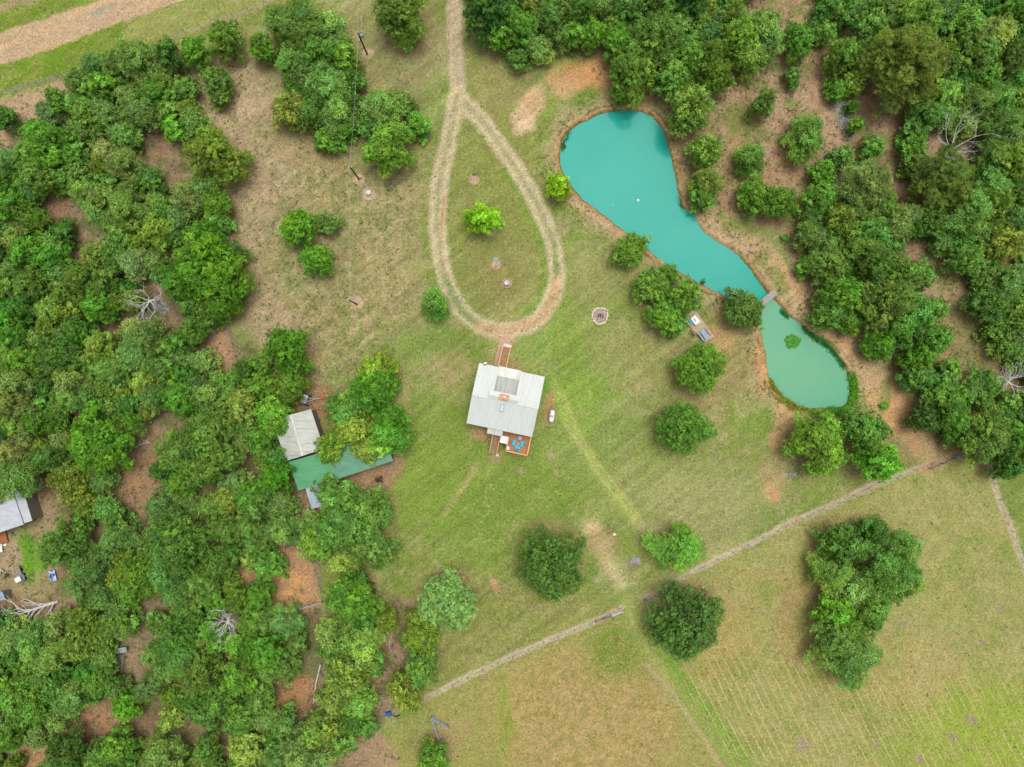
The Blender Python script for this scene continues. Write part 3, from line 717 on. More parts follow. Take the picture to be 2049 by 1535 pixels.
def trunk_mesh(name, seed, Rm, pts, Ht):
    r_ = random.Random(seed); mb = MB(); tr = .10 + Rm * .045
    top = (r_.uniform(-.3, .3), r_.uniform(-.3, .3), Ht * .62)
    fork = Ht * .28
    mb.tube([(0, 0, -.4), (0, 0, .1), (top[0] * .2, top[1] * .2, fork), (top[0] * .6, top[1] * .6, Ht * .45), top], [tr * 1.5, tr * 1.15, tr * .9, tr * .6, tr * .3], 8)
    sel = r_.sample(pts, min(len(pts), 14))
    for (x, y, z, low) in sel:
        a = Vector((top[0] * .2, top[1] * .2, fork + r_.uniform(-.1, .25) * Ht * .5)); b_ = Vector((x, y, z))
        m1 = a.lerp(b_, .4) + Vector((r_.uniform(-.3, .3), r_.uniform(-.3, .3), .05 * Ht)); m2 = a.lerp(b_, .75) + Vector((r_.uniform(-.3, .3), r_.uniform(-.3, .3), .03 * Ht))
        mb.tube([a, m1, m2, b_], [tr * .5, tr * .34, tr * .2, .03], 5)
    # bare grey twigs that reach the outside of the crown
    for (x, y, z, low) in sel[:int(3 + Rm * 1.6)]:
        b_ = Vector((x, y, z)); 
        for k in range(3):
            d = Vector((r_.uniform(-1, 1), r_.uniform(-1, 1), r_.uniform(.5, 1.1))).normalized()
            e = b_ + d * r_.uniform(.9, 1.5)
            mb.tube([b_, b_.lerp(e, .5) + Vector((r_.uniform(-.12, .12), r_.uniform(-.12, .12), 0)), e], [.045, .03, .012], 4)
    me = bpy.data.meshes.new(name); me.from_pydata(mb.v, [], mb.f); me.materials.append(BARK); me.update()
    return me

PROTO = {}
def protos(style, Rm, n, seed0):
    L = []
    for k in range(n):
        cm, pts, Ht = crown_mesh('crown', seed0 + k, Rm, style)
        L.append((Rm, Ht, cm, trunk_mesh('trunk', seed0 + 50 + k, Rm, pts, Ht)))
    PROTO.setdefault(style, []).append((Rm, L))
protos('oak', 2.0, 2, 100); protos('oak', 3.2, 4, 110); protos('oak', 4.8, 3, 120); protos('oak', 6.6, 2, 130)
protos('soft', 2.2, 2, 200); protos('soft', 3.4, 3, 210); protos('soft', 5.0, 2, 220)
protos('fine', 3.0, 2, 300); protos('fine', 6.2, 2, 320)
protos('pine', 6.6, 1, 400)

# colour keys: (sRGB seen, word, style)
KEYS = {
 'b': ((84, 150, 46), 'bright green', 'oak'), 'B': ((78, 146, 38), 'vivid green', 'oak'), 'y': ((120, 162, 76), 'yellow-green', 'oak'), 'Y': ((118, 176, 34), 'lime green', 'oak'),
 'm': ((84, 140, 62), 'mid-green', 'oak'), 's': ((112, 158, 88), 'pale grey-green', 'soft'), 'S': ((100, 152, 76), 'soft green', 'soft'), 'g': ((122, 154, 100), 'silvery green', 'soft'), 'd': ((62, 118, 46), 'dark green', 'oak'),
 'D': ((84, 134, 48), 'deep green', 'fine'), 'k': ((60, 108, 48), 'dark green', 'fine'), 'o': ((108, 146, 60), 'olive green', 'fine'), 'O': ((106, 152, 48), 'yellowish bright green', 'oak'), 't': ((92, 142, 78), 'blue-green', 'soft'),
 'T': ((72, 136, 58), 'blue-green', 'soft'), 'P': ((94, 132, 56), 'olive green', 'pine'), 'G': ((126, 164, 112), 'silvery green', 'fine')}
LEAFGAIN = 1.62
def leaf_col(k, vary=True):
    f = {'Y': .2, 'B': .25, 'b': .4, 'G': .2, 'g': .2, 's': .25, 'y': .2, 'd': .25, 'o': .3, 'P': .25}.get(k, .35)
    q = [x * (1 - f) + y * f for x, y in zip(KEYS[k][0], (106, 143, 68))]
    c = [lin1(x) / K * LEAFGAIN for x in q]
    w_ = rnd.uniform(.78, 1.1) if vary else 1.06; c = [x * w_ for x in c]
    return [c[0] * 1.17 * rnd.uniform(.86, 1.16), c[1] * rnd.uniform(.92, 1.08), c[2] * rnd.uniform(.68, .9), 1]

LM = [((1010, 800), 'white-roofed house'), ((690, 935), 'green barn roof'), ((600, 870), 'grey barn roof'), ((291, 597), 'bare white dead tree'),
      ((446, 1253), 'round bare dead crown'), ((66, 1212), 'bleached fallen tree'), ((240, 1318), 'old plank platform'), ((14, 1030), "neighbour's metal roof"),
      ((1543, 592), 'small footbridge'), ((1620, 740), 'pale green pond end'), ((1240, 330), 'turquoise pond'), ((1200, 632), 'stone fire pit'),
      ((1918, 294), 'bare grey dead tree'), ((1693, 245), 'grey brush pile'), ((735, 105), 'pole with transformer'), ((717, 358), 'second power pole'),
      ((560, 1180), 'sandy pen'), ((905, 130), 'gravel driveway stem'), ((1905, 915), 'metal field gate'), ((100, 90), 'dirt road'), ((780, 1428), 'blue barrel'),
      ((1398, 655), 'pondside deck'), ((631, 1370), 'long fallen log'), ((1166, 155), 'orange soil patch'), ((2030, 765), 'pale dead treetop'), ((2015, 1000), 'corner of the mown field'),
      ((110, 1150), 'blue tarp heap'), ((500, 250), 'sandy clearing')]
DIRS = ['right of', 'below and right of', 'below', 'below and left of', 'left of', 'above and left of', 'above', 'above and right of']
SPECIAL = {
 (968,438): 'small lime-green tree standing inside the gravel loop', (1118,375): 'small lime-green tree on the left bank of the turquoise pond',
 (868,607): 'small feathery blue-green tree beside the left edge of the gravel loop', (594,455): 'vivid green round tree, upper left of the three on the sandy lawn',
 (651,446): 'thin pale green tree, upper right of the three on the sandy lawn', (631,518): 'vivid green round tree, lowest of the three on the sandy lawn',
 (1102,1134): 'large dark oak standing alone on the lawn below the house', (1378,1254): 'large dark round oak beside the open white gate',
 (1361,1100): 'soft green round tree just above the long fence line', (893,1214): 'silvery green spreading tree left of the big dark lawn oak',
 (1266,496): 'small round green tree between the lawn and the pond bank', (1408,735): 'bright green oak just below the pondside deck',
 (1372,856): 'open deep green oak below the deck trees, nearest the house', (1497,619): 'mid-green tree overhanging the water by the footbridge',
 (1812,128): 'very large olive-green pine in the upper right woods', (1898,357): 'large olive-green pine below the bare grey dead tree',
 (422,306): 'yellowish bright green round oak at the edge of the sandy clearing', (344,741): 'tiny lime-yellow sapling crown among the left woods',
 (430,160): 'small green tree alone in the sandy clearing, its upper crown', (662,894): 'deep green tree overhanging the seam of the two green roofs',
 (576,702): 'vivid green tree directly above the shed trailer', (748,745): 'yellowish bright green tree topmost of those beside the barn',
 (1850,838): 'dark squat shrub-like tree at the tip of the lower right woods', (1700,1314): 'soft green round tree lowest in the field clump',
 (866,1524): 'bright green tree cut by the bottom edge, right of the pens', (1617,269): 'soft green tree alone between the grey brush pile and pond',
 (1503,314): 'soft green tree with grey lichen between pond and woods', (1530,205): 'mid-green tree alone on the bare slope above the lichen tree'}
TREES.append((968, 438, 34, 'Y'))
TREES.sort(key=lambda t: -t[2] - (100 if (int(t[0]), int(t[1])) in SPECIAL else 0))
REST = TREES[300:]; TREES = TREES[:300]
ORD = ['nearest', 'second nearest', 'third nearest', 'fourth nearest', 'fifth nearest', 'sixth nearest', 'seventh nearest', 'eighth nearest', 'ninth nearest']
def near(u, v):
    best = min(LM, key=lambda l: math.hypot(l[0][0] - u, l[0][1] - v)); dx = u - best[0][0]; dy = v - best[0][1]
    return best, DIRS[int(round(math.atan2(dy, dx) / (math.pi / 4))) % 8], math.hypot(dx, dy)
labels = {}
bucket = {}
for i, (u, v, r, c) in enumerate(TREES):
    if (int(u), int(v)) in SPECIAL: labels[i] = SPECIAL[(int(u), int(v))]; continue
    lm, d, dist = near(u, v)
    sz = 'small' if r < 28 else ('mid-sized' if r < 42 else ('large' if r < 58 else 'very large'))
    bucket.setdefault((sz, KEYS[c][1], d, lm[1]), []).append((dist, i))
for (sz, cw, d, l), L in bucket.items():
    L.sort()
    for k, (_, i) in enumerate(L):
        labels[i] = f'{sz} {cw} tree {d} the {l}' + (f', {ORD[k]} such' if len(L) > 1 else '')
def group_of(u, v):
    if (int(u), int(v)) in ((594,455),(651,446),(631,518)): return 'three small trees on the sandy lawn'
    if u > 1560 and v > 1000: return 'trees of the clump in the mown field'
    if u > 930 and v < 250 or u > 1460 and v < 800 or u > 1800 and v < 1000: return 'trees of the right-hand woods'
    if u < 640: return 'trees of the left-hand woods'
    if u < 930 and v < 360: return 'trees between the sandy clearing and the driveway'
    if 640 <= u < 900 and v > 700: return 'trees beside and below the barn'
    return 'trees standing about the lawn and pond'
for i, (u, v, r, c) in enumerate(TREES):
    rm, h = tree_dims(r); x, y = tree_xy(u, v, r); st = KEYS[c][2]
    fam = min(PROTO[st], key=lambda f: abs(math.log(f[0] / rm)))
    Rm, Ht, cm, tm = rnd.choice(fam[1])
    nm = 'pine_tree' if st == 'pine' else ('oak_tree' if st in ('oak', 'fine') else 'shade_tree')
    t = empty(nm, (x, y, -.15), rnd.uniform(0, 6.28), labels[i], 'tree', group_of(u, v))
    s = rm / Rm * (1.08 if group_of(u, v).endswith('woods') else 1.15); a = rnd.uniform(.92, 1.09)
    t.scale = (s * a, s / a, h / Ht * rnd.uniform(.82, 1.12))
    cr = bpy.data.objects.new('crown', cm); COL.objects.link(cr); cr.parent = t; cr.color = leaf_col(c, group_of(u, v).endswith('woods'))
    tk = bpy.data.objects.new('trunk', tm); COL.objects.link(tk); tk.parent = t

FP = [[(-220,300),(-20,300),(100,190),(250,110),(360,120),(380,240),(470,480),(470,640),(560,740),(600,880),(600,1100),(640,1210),(820,1280),(820,1400),(740,1440),(700,1680),(-220,1680)],
    [(1660,-10),(1660,-170),(2240,-170),(2240,900),(1990,900),(1880,860),(1850,790),(1820,720),(1720,650),(1630,540),(1620,440),(1700,340),(1770,280),(1770,200),(1680,150)],
    [(940,-10),(940,-170),(1640,-170),(1500,-10),(1440,60),(1400,150),(1260,160),(1215,90),(1150,70),(1050,90),(950,50)], [(570,60),(680,60),(720,230),(680,270),(590,200)]]
fill = []
fr = random.Random(77)
for poly in FP:
    px = np.array([p[0] for p in poly]); py = np.array([p[1] for p in poly])
    for k in range(5200):
        u, v = fr.uniform(px.min(), px.max()), fr.uniform(py.min(), py.max())
        if not inside(np.array([u]), np.array([v]), poly)[0]: continue
        if any(((u - c[0]) / (c[2] + 22)) ** 2 + ((v - c[1]) / (c[3] + 22)) ** 2 < 1 for c in CLEAR): continue
        if any(math.hypot(u - t[0], v - t[1]) < .97 * t[2] for t in TREES + REST): continue
        if any(math.hypot(u - t[0], v - t[1]) < 26 for t in fill): continue
        fill.append((u, v, fr.uniform(20, 28), fr.choice('mmdsdot')))
print('fillers', len(fill), 'rest', len(REST))
REST = REST + fill
# beyond the 300 largest, the smallest crowns of the woods are one mass
def mesh_arrays(me):
    v = np.empty(len(me.vertices) * 3, np.float32); me.vertices.foreach_get('co', v); return v.reshape(-1, 3)
RV, RC_ = [], []
for (u, v, r, c) in REST:
    rm, h = tree_dims(r); x, y = tree_xy(u, v, r); st = KEYS[c][2]
    fam = min(PROTO[st], key=lambda f: abs(math.log(f[0] / rm))); Rm, Ht, cm, tm = rnd.choice(fam[1])
    co = mesh_arrays(cm); a = rnd.uniform(0, 6.28); s = rm / Rm * 1.15
    keep = np.random.default_rng(abs(int(u * 7 + v))).random(len(co) // 4) < .62
    co = co[np.repeat(keep, 4)]
    co = co * np.array([s, s, h / Ht * .78]); co = np.stack([co[:, 0] * math.cos(a) - co[:, 1] * math.sin(a) + x, co[:, 0] * math.sin(a) + co[:, 1] * math.cos(a) + y, co[:, 2] - .15], 1)
    ctr = co.reshape(-1, 4, 3).mean(1).repeat(4, 0); co = ctr + (co - ctr) * 1.22
    cc = np.empty(len(cm.vertices) * 4, np.float32); cm.color_attributes['leaf'].data.foreach_get('color', cc)
    RV.append(co); RC_.append(cc.reshape(-1, 4)[np.repeat(keep, 4)] * np.array(leaf_col(c)))
RV = np.concatenate(RV); RC_ = np.concatenate(RC_); N = len(RV)
me = bpy.data.meshes.new('understory_trees'); me.vertices.add(N); me.vertices.foreach_set('co', RV.astype(np.float32).ravel())
me.loops.add(N); me.loops.foreach_set('vertex_index', np.arange(N, dtype=np.int32)); me.polygons.add(N // 4); me.polygons.foreach_set('loop_start', np.arange(0, N, 4, dtype=np.int32))
at = me.color_attributes.new('leaf', 'FLOAT_COLOR', 'POINT'); at.data.foreach_set('color', RC_.astype(np.float32).ravel()); me.update(calc_edges=True); me.materials.append(LEAF)
o = bpy.data.objects.new('understory_trees', me); COL.objects.link(o); tag(o, 'small mixed green trees filling gaps among the larger crowns', 'small trees', kind='stuff')

# dead trees: recursive bare branches
def dead_tree(name, u, v, reach, height, label, seed, lean=(0, 0), n0=7, flat=.35, base=.22, z0=0.0):
    r_ = random.Random(seed)
    t = empty(name, P(u, v, height * .7)[:2] + (0,), 0, label, 'dead tree')
    mt = MB(); mt.tube([(0, 0, -.3), (0, 0, height * .25), (lean[0] * .3, lean[1] * .3, height * .55)], [base * 1.3, base, base * .7], 8)
    mt.build('trunk', DEADBARK, t)
    mb = MB()
    def grow_(p, d, L, rad, depth):
        pts = [p]; rr = [rad]; k = 3
        for i in range(k):
            d = (d + Vector((r_.uniform(-.35, .35), r_.uniform(-.35, .35), r_.uniform(-.12, .2)))).normalized()
            p = p + d * L / k; pts.append(p); rr.append(rad * (1 - .22 * (i + 1)))
        mb.tube(pts, rr, 5)
        if depth > 0:
            for j in range(r_.choice((2, 3, 3))):
                q = pts[r_.choice((1, 2, 3))]; a = r_.uniform(.35, .9) * r_.choice((-1, 1))
                nd = Vector((d.x * math.cos(a) - d.y * math.sin(a), d.x * math.sin(a) + d.y * math.cos(a), d.z + r_.uniform(-.2, .3))).normalized()
                grow_(q, nd, L * r_.uniform(.5, .75), rad * .55, depth - 1)
    o = Vector((lean[0] * .3, lean[1] * .3, height * .53))
    for k in range(n0):
        a = 2 * math.pi * k / n0 + r_.uniform(-.3, .3)
        d = Vector((math.cos(a) + lean[0] * .25, math.sin(a) + lean[1] * .25, flat + r_.uniform(-.1, .3))).normalized()
        grow_(o, d, reach * r_.uniform(.5, .7), base * .42, 3)
    mb.build('branches', DEADBARK, t)
    return t
dead_tree('dead_tree', 291, 597, 5.2, 7, 'bare white dead tree with bleached branches in the left woods', 5, (.5, -1.0), 8, .2)
dead_tree('dead_tree', 446, 1253, 3.6, 12.5, 'round bare grey-white dead crown ringed by bright foliage', 8, (0, 0), 13, .55)
dead_tree('dead_tree', 1918, 292, 5.6, 12.0, 'bare grey dead tree above the large pine in the right woods', 12, (0, 0), 9, .25)
dead_tree('dead_tree', 2030, 764, 3.6, 8.5, 'pale dead treetop at the right edge of the photo', 15, (0, 0), 9, .3)
dead_tree('dead_tree', 1528, 308, 1.7, 3.4, 'small lichen-grey dead tree right of the soft green lichen tree', 17, (0, 0), 9, .4, .1)
# fallen tree at the left: trunk lies on the ground pointing left
def fallen(u0, v0, u1, v1, label, seed, rad=.16, branches=9, blen=3.2, name='fallen_tree'):
    r_ = random.Random(seed); a = Vector(P(u0, v0, .3)); b_ = Vector(P(u1, v1, 1.2)); t = empty(name, (a.x, a.y, 0), 0, label, 'fallen tree')
    a0 = Vector((0, 0, .25)); b0 = b_ - Vector((a.x, a.y, 0)); mid = a0.lerp(b0, .5) + Vector((r_.uniform(-.4, .4), r_.uniform(-.4, .4), .3))
    MB().tube([a0, mid, b0], [rad, rad * .75, rad * .35], 7).build('trunk', DEADBARK, t)
    mb = MB(); d0 = (b0 - a0).normalized()
    for k in range(branches):
        s = k / branches; p = a0.lerp(mid, s * 2) if s < .5 else mid.lerp(b0, s * 2 - 1)
        sg = 1 if k % 2 else -1; an = sg * r_.uniform(.3, .8)
        d = Vector((d0.x * math.cos(an) - d0.y * math.sin(an), d0.x * math.sin(an) + d0.y * math.cos(an), r_.uniform(-.02, .25)))
        pts = [p]; L = blen * r_.uniform(.5, 1.1)
        for j in range(4):
            d = (d + Vector((r_.uniform(-.25, .25), r_.uniform(-.25, .25), r_.uniform(-.08, .08)))).normalized(); pts.append(pts[-1] + d * L / 4)
        for j in range(len(pts)): pts[j].z = max(pts[j].z, .12)
        mb.tube(pts, [rad * .5, rad * .4, rad * .3, rad * .2, .015], 5)
        for j in (1, 2, 3):
            an2 = r_.choice((-1, 1)) * r_.uniform(.4, 1.0); dd = Vector((d.x * math.cos(an2) - d.y * math.sin(an2), d.x * math.sin(an2) + d.y * math.cos(an2), r_.uniform(0, .3)))
            q = pts[j]; e = q + dd * L * .35; mb.tube([q, q.lerp(e, .5) + Vector((0, 0, .08)), e], [rad * .25, rad * .18, .012], 4)
    if branches: mb.build('branches', DEADBARK, t)
    return t
fallen(116, 1204, 20, 1236, 'bleached fallen tree with long white limbs beside the left yard', 3, .24, 13, 5.2)
fallen(641, 1330, 627, 1408, 'long pale fallen log on sandy ground below the pen', 4, .15, 2, .8, 'fallen_log')
fallen(270, 895, 300, 885, 'grey broken branches lying in the brown opening of left woods', 6, .08, 7, 1.6)
fallen(783, 1272, 783, 1306, 'thin pale dead branch lying between two rows of trees', 14, .07, 3, .8)
fallen(745, 1375, 768, 1400, 'pale lichen branch lying beneath the long tree row', 16, .07, 5, 1.2)
# brush piles
def brush(u, v, ru, rv, ang, label, seed, n=160):
    r_ = random.Random(seed); mb = MB()
    for k in range(n):
        a = r_.uniform(0, 6.28); q = math.sqrt(r_.random()); x = q * ru * S * math.cos(a); y = q * rv * S * math.sin(a)
        X = x * math.cos(R(-ang)) - y * math.sin(R(-ang)); Y = x * math.sin(R(-ang)) + y * math.cos(R(-ang))
        z = .1 + (1 - q) * .8 * r_.random(); d = Vector((r_.uniform(-1, 1), r_.uniform(-1, 1), r_.uniform(-.1, .3))).normalized() * r_.uniform(.5, 1.5)
        p = Vector((X, Y, z)); mb.tube([p - d * .5, p + Vector((0, 0, .08)), p + d * .5], [.035, .03, .012], 4)
    return tag(mb.build('brush_pile', DEADBARK, None, loc=P(u, v)), label, 'brush pile')
brush(1690, 240, 15, 44, -18, 'long grey pile of cut brush at the edge of right woods', 21, 340)
brush(320, 612, 22, 12, 30, 'grey heap of twigs beneath the bare white dead tree', 22, 150)
brush(1585, 948, 8, 4, 0, 'small heap of sticks below the twin bright oaks', 24, 40)
brush(1272, 1122, 9, 6, 10, 'small grey heap of raked twigs on the lawn near the round tree', 25, 60)

# ------------------------------------------------------------------ shore plants, floating weed, small bushes
def stuff_leaves(name, pts, hfun, size, cols, n, seed, label, asp=3.0):
    rs = np.random.default_rng(seed); out = []
    P2 = np.array([P(*p)[:2] for p in pts]); i = rs.integers(0, len(P2), n)
    pos = np.concatenate([P2[i] + rs.normal(size=(n, 2)) * hfun[1], (rs.uniform(0, 1, (n, 1)) ** 1.5) * hfun[0] + hfun[2]], 1)
    nn = rs.normal(size=(n, 3)) + np.array([0, 0, .6])
    c = np.array(cols)[rs.integers(0, len(cols), n)] * rs.uniform(.9, 1.7, (n, 1))
    me = leaves_mesh(name, pos, nn, rs.uniform(.5, 1, n) * size, np.full(n, asp), c, rs)
    o = bpy.data.objects.new(name, me); COL.objects.link(o); return tag(o, label, 'plants', kind='stuff')
def dens(pts, k=12):
    o = []
    for a, b_ in zip(pts[:-1], pts[1:]):
        for i in range(k): o.append((a[0] + (b_[0] - a[0]) * i / k, a[1] + (b_[1] - a[1]) * i / k))
    return o
G1 = [A(104, 168, 48), A(92, 152, 44), A(120, 172, 46)]; G2 = [A(150, 150, 48), A(164, 134, 44), A(120, 150, 50)]; G3 = [A(60, 150, 84), A(52, 136, 66)]
stuff_leaves('reeds', dens([(1706,750),(1712,780),(1710,805),(1700,822),(1676,826),(1650,829),(1620,828)]), (.5, .38, -.35), .2, G1, 5600, 31, 'thick green reeds around the lower pond end')
stuff_leaves('shore_weeds', dens([(1540,762),(1550,782),(1570,802),(1596,818),(1620,826)]), (.4, .32, -.35), .18, G2, 3000, 32, 'rusty olive weeds on the lower left pond shore')
stuff_leaves('shore_weeds', dens([(1612,652),(1625,668),(1642,680),(1662,694),(1680,714),(1694,736)]), (.35, .32, -.5), .18, [A(70,140,60), A(60,120,56)], 2600, 33, 'green weeds growing from the right shore of lower pond')
stuff_leaves('shore_weeds', dens([(1566,622),(1572,628),(1580,634)]), (.2, .22, -.48), .16, G3, 500, 34, 'small green weed tufts in the water by the footbridge')
stuff_leaves('shore_weeds', dens([(1140,262),(1128,285),(1126,300)]) + dens([(1395,425),(1372,412),(1362,405)]) + dens([(1405,568),(1408,562)]), (.25, .25, -.5), .16, [A(86,112,50)], 700, 35, 'low weeds along the turquoise pond edge')
def tufts(name, n, keep, hgt, wid, cols, seed, label, flat=.8):
    rs = np.random.default_rng(seed); u = rs.uniform(-40, 2090, n * 14); v = rs.uniform(-40, 1575, n * 14)
    ix = np.clip(np.searchsorted(GX, (u - CU) * S), 0, len(GX) - 1); iy = np.clip(np.searchsorted(GY, (CV - v) * S), 0, len(GY) - 1)
    m = rs.random(len(u)) < keep[iy, ix]; u, v, ix, iy = (q[m][:n] for q in (u, v, ix, iy)); n = len(u)
    k = 7; i = np.repeat(np.arange(n), k); sz = rs.uniform(.5, 1.4, n)[i][:, None]
    pos = np.stack([(u - CU) * S, (CV - v) * S, Z[iy, ix]], 1)[i] + np.concatenate([rs.normal(size=(n * k, 2)) * wid, rs.uniform(.1, 1, (n * k, 1)) * hgt], 1) * sz
    c = np.array(cols)[rs.integers(0, len(cols), n)][i] * rs.uniform(.8, 1.25, (n * k, 1))
    me = leaves_mesh(name, pos, rs.normal(size=(n * k, 3)) * .5 + np.array([0, 0, flat]), rs.uniform(.07, .13, n * k), np.full(n * k, 2.4), c, rs)
    o = bpy.data.objects.new(name, me); COL.objects.link(o); tag(o, label, 'grass', kind='stuff')
dry = np.clip(1 - PD / 30, 0, 1) * (PD > 4)
BARE = np.clip(np.maximum(np.maximum(LW, RW) * .55 + SZ * .35, (sst(5, 8, PD) - sst(30, 70, PD)) * .6) * sst(.42, .62, fbm(U, V, 18, 91, 3)) + .015, 0, 1) * (PD > 3) * (1 - ROAD)
tufts('weeds', 15000, BARE, .22, .13, [A(96, 132, 60), A(84, 118, 50), A(118, 140, 70)], 61, 'scattered low green weeds on the bare soil under trees and round the pond')
tufts('dry_grass', 12000, np.clip(FL * .6 + FR * .35 + LAWN * .10 * sst(.5, .65, nB), 0, 1) * (PD > 5), .06, .14, [A(212, 190, 134), A(200, 178, 118), A(170, 168, 96)], 62, 'straw coloured dry grass tufts over the fields and lawn', 1.6)
def float_mat():
    rs = np.random.default_rng(9); n = 1900; th = rs.uniform(0, 6.28, n); r = np.sqrt(rs.uniform(0, 1, n)) * 1.35 * (1 + .07 * np.sin(3 * th + 1) + .07 * np.sin(5 * th) + .06 * np.sin(9 * th))
    c0 = P(1588, 683); pos = np.stack([c0[0] + r * np.cos(th), c0[1] + r * np.sin(th) * .88, -.48 + rs.uniform(0, .22, n)], 1)
    me = leaves_mesh('water_plants', pos, rs.normal(size=(n, 3)) * .5 + np.array([0, 0, 1]), rs.uniform(.12, .26, n), np.full(n, 1.6), np.array([A(96, 170, 56), A(122, 176, 60), A(76, 156, 84)])[rs.integers(0, 3, n)] * 1.3, rs)
    o = bpy.data.objects.new('water_plants', me); COL.objects.link(o); tag(o, 'round green raft of floating weed in the pale pond end', 'water plants', kind='stuff')
float_mat()
shb, sp_, sh_ = crown_mesh('foliage', 500, 1.0, 'fine')
def shrub(u, v, r, k, label, zs=.6, grp='low shrubs'):
    t = empty('shrub', P(u, v), rnd.uniform(0, 6), label, 'shrub', grp); s = r * S
    o = bpy.data.objects.new('foliage', shb); COL.objects.link(o); o.parent = t; o.scale = (s, s, s * zs / sh_ * 2.2); o.location = (0, 0, -.2 * s); o.color = leaf_col(k)
for u, v, r, k, l in [(575,1152,6,'B','small bright green bush on the sandy pen'), (270,880,9,'D','dark bush in the brown opening of the left woods'), (110,1120,9,'t','blue-green bush at the right of the left yard'),
    (1590,425,10,'D','small dark bush on the bare bank right of pond'), (1568,478,9,'m','round green bush on the orange bank right of pond'), (1766,812,10,'b','small green bush on the sandy track below right woods'), (90,1130,8,'B','bright weedy bush beside the blue tarp heap'),
    (960,1302,5,'o','tiny olive bush on the lawn near the lower fence'), (206,800,8,'t','blue-grey bush at the top of the brown opening')]:
    shrub(u, v, r, k, l)

# ------------------------------------------------------------------ materials for built things
ROOFW = mat('pale_galvanised_roof', A(206, 210, 206, 1.25), .45, A(196, 200, 195, 1.25), .8, (2, .25, 1), metal=.0, c3=A(180, 184, 176, 1.25), spec=.3)
ROOFD = mat('stained_roof', A(172, 176, 170), .5, A(150, 152, 146), 1.2, (3, .3, 1), c3=A(120, 122, 112))
PANELW = mat('white_panel', A(222, 224, 218, 1.45), .4, A(200, 200, 192, 1.45), 1.5, (2, .3, 1), c3=A(150, 146, 130))
WHITE = mat('white_paint', A(232, 232, 230), .4, A(214, 214, 212), 3)
WOODO = mat('orange_stained_timber', A(230, 172, 126), .7, A(208, 148, 104), 3, (1, 8, 1))
DECKO = mat('orange_deck_boards', A(190, 130, 88), .7, A(166, 110, 72), 2, (8, 1, 1))
WOODG = mat('weathered_timber', A(150, 142, 132), .85, A(112, 102, 92), 4, (1, 6, 1), bump=.2)
WALL = mat('tan_siding', A(178, 158, 128), .8, A(160, 140, 112), 2, (1, 1, 10))
TEAL = mat('turquoise_plastic', A(40, 186, 206), .4, A(30, 170, 196), 3)
BLUEG = mat('grey_blue_metal', A(150, 172, 190), .5, A(130, 150, 168), 3)
GLASS = mat('skylight_glass', A(196, 216, 224), .08, A(180, 206, 216), 1, spec=.6)
DARKG = mat('window_glass', (.03, .04, .05), .08, (.05, .06, .07), 1, spec=.6)
GREEN1 = mat('green_painted_roof', A(96, 168, 118, 1.4), .5, A(84, 156, 108, 1.4), .9, (.4, 3, 1), c3=A(70, 130, 96))
GREEN2 = mat('dull_green_roof', A(106, 156, 128), .5, A(88, 138, 112), .9, (.4, 3, 1), c3=A(80, 112, 104))
BARNW = mat('barn_grey_roof', A(198, 200, 190, 1.35), .5, A(178, 180, 170, 1.35), .8, (.5, 3, 1), c3=A(130, 132, 120), lo=.42, hi=.6)
BARNB = mat('grey_blue_roof', A(166, 180, 190), .5, A(146, 160, 170), 1, (3, .4, 1), c3=A(120, 130, 138))
SHEDW = mat('barn_board_wall', A(134, 128, 118), .85, A(108, 102, 92), 3, (6, 6, 1))
CONC = mat('concrete', A(198, 182, 154), .9, A(176, 160, 132), 1.2, c3=A(160, 146, 124), bump=.15)
PAVER = mat('pinkish_pavers', A(196, 164, 138), .9, A(176, 142, 116), 5, bump=.3)
STONEW = mat('whitish_stone', A(226, 218, 204), .8, A(190, 180, 166), 5, bump=.3)
ASH = mat('ash_and_embers', A(176, 158, 138), .95, A(134, 120, 108), 3, c3=A(170, 110, 70), bump=.5)
POLE = mat('treated_pole_wood', A(52, 48, 46), .8, A(38, 34, 32), 4)
STEEL = mat('galvanised_steel', A(176, 186, 190), .4, A(150, 160, 166), 4, metal=.3)
RUST = mat('rusty_iron', A(86, 62, 52), .8, A(58, 44, 40), 5)
RED = mat('red_paint', A(200, 60, 50), .5); BLUE = mat('blue_plastic', A(30, 100, 196), .4, A(24, 80, 170), 5)
BLACK = mat('black_rubber', (.02, .02, .022), .7); ROOFL = mat('neighbour_roof', A(186, 190, 196), .45, A(170, 174, 182), .6, (1, 3, 1))
RUSTO = mat('rust_orange_deck', A(170, 112, 66), .8, A(140, 90, 56), 3)

# ------------------------------------------------------------------ the house
HA = R(-11.9)
hx, hy, _ = P(1011.8, 800.7, 6.0)
house = empty('house', (hx, hy, 0), HA, 'raised wooden house with pale ribbed metal roof and two orange stairs', 'house')
EZ, RZ_, X0, X1, Y0, Y1, YR = 5.0, 6.5, -5.76, 5.76, -5.32, 5.32, -.2
w_ = MB(); w_.bx(-5.3, 5.3, -4.9, 4.9, 2.5, 4.72)
w_.add([(-5.3, -4.9, 4.72), (-5.3, 4.9, 4.72), (-5.3, YR, 6.2)], [(0, 2, 1)]); w_.add([(5.3, -4.9, 4.72), (5.3, 4.9, 4.72), (5.3, YR, 6.2)], [(0, 1, 2)])
wall = w_.build('wall', WALL, house)
fm = MB(); fm.bx(-5.4, 5.4, -5.0, 5.0, 2.25, 2.497); fm.build('floor_frame', WOODO, house)
for px in (-5.0, -2.5, 0, 2.5, 5.0):
    for py in (-4.6, 0, 4.6): MB().box(px, py, 1.02, .2, .2, 2.45).build('stilt', WOODG, house)
rf = MB()
